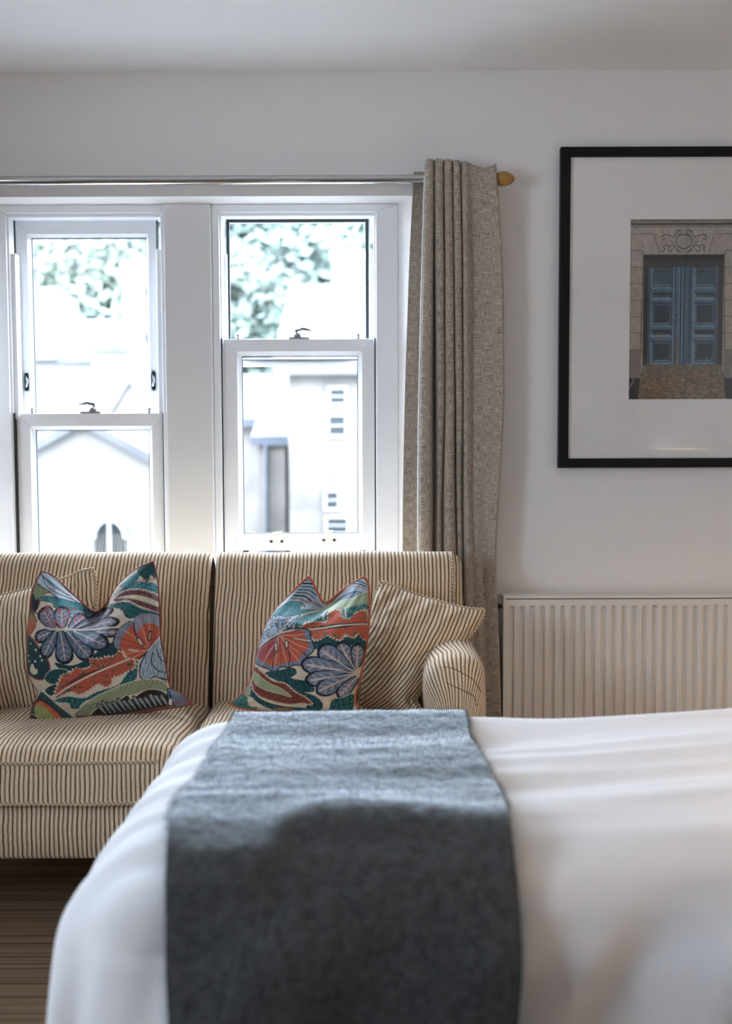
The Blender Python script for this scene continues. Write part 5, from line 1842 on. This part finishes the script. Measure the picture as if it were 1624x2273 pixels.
# house seen in the right-hand window's lower pane
dA = 17.0
hA = house('stone_house', 'pale stone house with stacked windows outside the right-hand sash window')
aX0 = X(640, 900, dA)
gable_house(hA, aX0, aX0 + 9, dA, dA + 8, Z(700, 818, dA), Z(700, 652, dA + 4), 'stone', 'pale_slate')
for (u0, v0, u1, v1) in ((730, 862, 768, 898), (728, 922, 768, 968), (722, 1090, 752, 1130), (724, 1148, 772, 1184)):
    house_window(hA, X(u0, v0, dA), X(u1, v0, dA), Z(u0, v1, dA), Z(u0, v0, dA), dA)
chimney(hA, X(772, 700, dA + 3), dA + 3, Z(772, 760, dA + 3), Z(772, 640, dA + 3), X(800, 700, dA + 3) - X(745, 700, dA + 3), 2, 'pale_render')
# slate-roofed house to its left
dB = 21.0
hB = house('slate_roofed_house', 'stone house with blue slate roof and drainpipe, left of the pale stone house')
gable_house(hB, X(470, 900, dB), X(652, 900, dB), dB, dB + 7, Z(560, 940, dB), Z(560, 848, dB + 3.5), 'stone', 'slate')
gable_house(hB, X(575, 940, dB - 2), X(634, 940, dB - 2), dB - 2.2, dB + 1, Z(560, 985, dB - 2), Z(560, 925, dB - 1), 'stone', 'slate', over=.12)
MB().tube([(X(601, 960, dB - 1.3), dB - 2.28, Z(600, 985, dB)), (X(601, 960, dB - 1.3), dB - 2.28, GZ)], .045, 8).build('drainpipe', 'slate', hB)
house_window(hB, X(640, 1060, dB), X(652, 1060, dB), Z(640, 1078, dB), Z(640, 1060, dB), dB)
# near pale gable in the left window's lower pane
dC = 11.0
hC = house('rendered_house', 'bright rendered gable end with an arched window outside the left-hand sash window')
xm = X(185, 950, dC); xr_ = X(345, 1030, dC)
ze, zr_ = Z(345, 1032, dC), Z(185, 945, dC)
gable_house(hC, 2 * xm - xr_, xr_, dC, dC + 6, ze, zr_, 'pale_render', 'pale_slate', ridge='y', over=.08, th=.10)
pts = []
cx_, cz_, rr = X(245, 1195, dC), Z(245, 1195, dC), .20
for k in range(13):
    an = math.pi * k / 12
    pts.append((cx_ + rr * math.cos(an) * .85, cz_ + rr * math.sin(an)))
aw = MB().prism(pts + [(cx_ - rr * .85, cz_ - .45), (cx_ + rr * .85, cz_ - .45)], 'y', dC - .03, dC + .02).build('arched_window', 'far_glass', hC)
fr = MB().tube([(p[0], dC - .04, p[1]) for p in pts], .022, 8).build('window_arch', 'far_white'); keep(fr, hC); fr.parent = aw
br = MB().box(cx_ - .02, cx_ + .02, dC - .06, dC - .02, cz_ - .45, cz_ + rr).build('glazing_bar', 'far_white'); keep(br, hC); br.parent = aw
# houses behind, in the left window's upper pane
dD = 24.0
hD = house('gabled_house', 'stone gabled house with tall chimney behind the rendered gable end')
gable_house(hD, X(235, 900, dD), X(345, 900, dD), dD, dD + 6, Z(300, 935, dD), Z(300, 850, dD), 'stone', 'pale_slate', ridge='y', over=.08, th=.1)
chimney(hD, X(298, 700, dD + 5), dD + 5, Z(298, 860, dD + 5), Z(298, 640, dD + 5), X(318, 700, dD + 5) - X(278, 700, dD + 5), 2, 'stone')
dE = 30.0
hE = house('long_roofed_house', 'long low house with a pale roof below the trees, left-hand window')
gable_house(hE, X(-120, 900, dE), X(282, 900, dE), dE, dE + 9, Z(100, 800, dE), Z(100, 722, dE + 4.5), 'pale_render', 'pale_slate')
gable_house(hE, X(205, 780, dE - 3), X(284, 780, dE - 3), dE - 3, dE + 1, Z(200, 778, dE - 3), Z(240, 742, dE - 1), 'pale_render', 'slate', over=.15)
MB().box(X(72, 700, dE), X(130, 700, dE), dE - .5, dE + 2, Z(100, 800, dE), Z(100, 645, dE)).build('stair_tower', 'pale_render', hE)

# wooded hillside
hp = []
for y_, z_ in ((33, GZ), (40, 1), (55, 7), (75, 15), (110, 26), (138, 28), (138, GZ)):
    hp.append((y_, z_))
tag(MB().prism(hp, 'x', -70, 60).build('hillside', 'hill_grass'), kind='structure')


def tree_mesh(seed, nleaf=3400):
    rg = np.random.default_rng(seed)
    blobs = [(rg.uniform(-1.4, 1.4), rg.uniform(-1.4, 1.4), rg.uniform(0.6, 6.2), rg.uniform(1.1, 1.9)) for _ in range(14)]
    V_, F_ = [], []
    for _ in range(nleaf):
        bx_, by_, bz_, br_ = blobs[rg.integers(0, len(blobs))]
        d = rg.normal(0, 1, 3); d /= np.linalg.norm(d)
        p = np.array([bx_, by_, bz_]) + d * br_ * rg.uniform(.75, 1.05)
        u_ = rg.normal(0, 1, 3); u_ /= np.linalg.norm(u_)
        v_ = np.cross(u_, d + rg.normal(0, .4, 3)); v_ /= np.linalg.norm(v_) + 1e-9
        s = rg.uniform(.14, .30)
        k = len(V_)
        V_ += [tuple(p - u_ * s), tuple(p + v_ * s * .6), tuple(p + u_ * s), tuple(p - v_ * s * .6)]
        F_.append((k, k + 1, k + 2, k + 3))
    me_ = bpy.data.meshes.new('crown')
    me_.from_pydata(V_, [], F_)
    tb = MB().tube([(0, 0, -.6), (.1, 0, 1.5), (.0, .1, 3.5), (.1, 0, 5.2)], [.30, .24, .17, .06], 10)
    for k in range(6):
        a_ = k * 1.05
        tb.tube([(0, 0, 2.2 + .3 * k), (.7 * math.cos(a_), .7 * math.sin(a_), 3.2 + .35 * k), (1.3 * math.cos(a_), 1.3 * math.sin(a_), 4.0 + .4 * k)], [.11, .08, .03], 7)
    return me_, tb.mesh('trunk')


protos = []
for s, lm in ((1, 'leaf_green'), (2, 'leaf_light'), (3, 'leaf_green')):
    cm_, tm_ = tree_mesh(s)
    cm_.materials.append(MATS[lm]); tm_.materials.append(MATS['bark'])
    protos.append((cm_, tm_))


def hill_z(y):
    return float(np.interp(y, [p[0] for p in hp[:-1]], [p[1] for p in hp[:-1]]))


tree_spots = [
    # px, depth, scale, proto, label
    (120, 42, 1.15, 1, 'light leafy tree at the top left of the left-hand window'),
    (175, 40, .95, 0, 'dark leafy tree just above the long pale roof, left-hand window'),
    (235, 43, 1.2, 1, 'light leafy tree in the middle of the left-hand window'),
    (300, 46, 1.3, 2, 'leafy tree behind the tall chimney, left-hand window'),
    (60, 47, 1.3, 2, 'leafy tree at the far left edge of the left-hand window'),
    (535, 42, 1.1, 1, 'light leafy tree at the left of the right-hand window'),
    (600, 45, 1.25, 0, 'leafy tree left of centre in the right-hand window'),
    (660, 41, 1.1, 0, 'dark leafy tree in the centre of the right-hand window'),
    (720, 44, 1.25, 2, 'dark leafy tree left of the chimney pots, right-hand window'),
    (780, 42, 1.15, 0, 'leafy tree directly behind the chimney pots, right-hand window'),
    (840, 46, 1.3, 1, 'light leafy tree at the right edge of the right-hand window'),
    (570, 58, 1.4, 2, 'far tree high on the hill at the left, right-hand window'),
    (690, 60, 1.45, 1, 'far tree high on the hill in the middle, right-hand window'),
    (800, 58, 1.4, 0, 'far tree high on the hill at the right, right-hand window'),
    (110, 60, 1.5, 0, 'far tree high on the hill at the left, left-hand window'),
    (220, 58, 1.4, 2, 'far tree high on the hill in the middle, left-hand window'),
    (320, 60, 1.45, 1, 'far tree high on the hill at the right, left-hand window'),
    (740, 74, 1.6, 0, 'farthest tree near the top edge of the right-hand window'),
    (170, 74, 1.6, 0, 'farthest tree near the top edge of the left-hand window'),
]
for k, (px_, d_, s_, pi, lab) in enumerate(tree_spots):
    t_ = empty('leafy_tree', (X(px_, 620, d_), d_, hill_z(d_)))
    t_.scale = (s_, s_, s_)
    t_.rotation_euler = (0, 0, k * 1.7)
    tag(t_, lab, 'tree', 'trees on the hillside')
    link('crown', protos[pi][0], None, t_)
    link('trunk', protos[pi][1], None, t_)
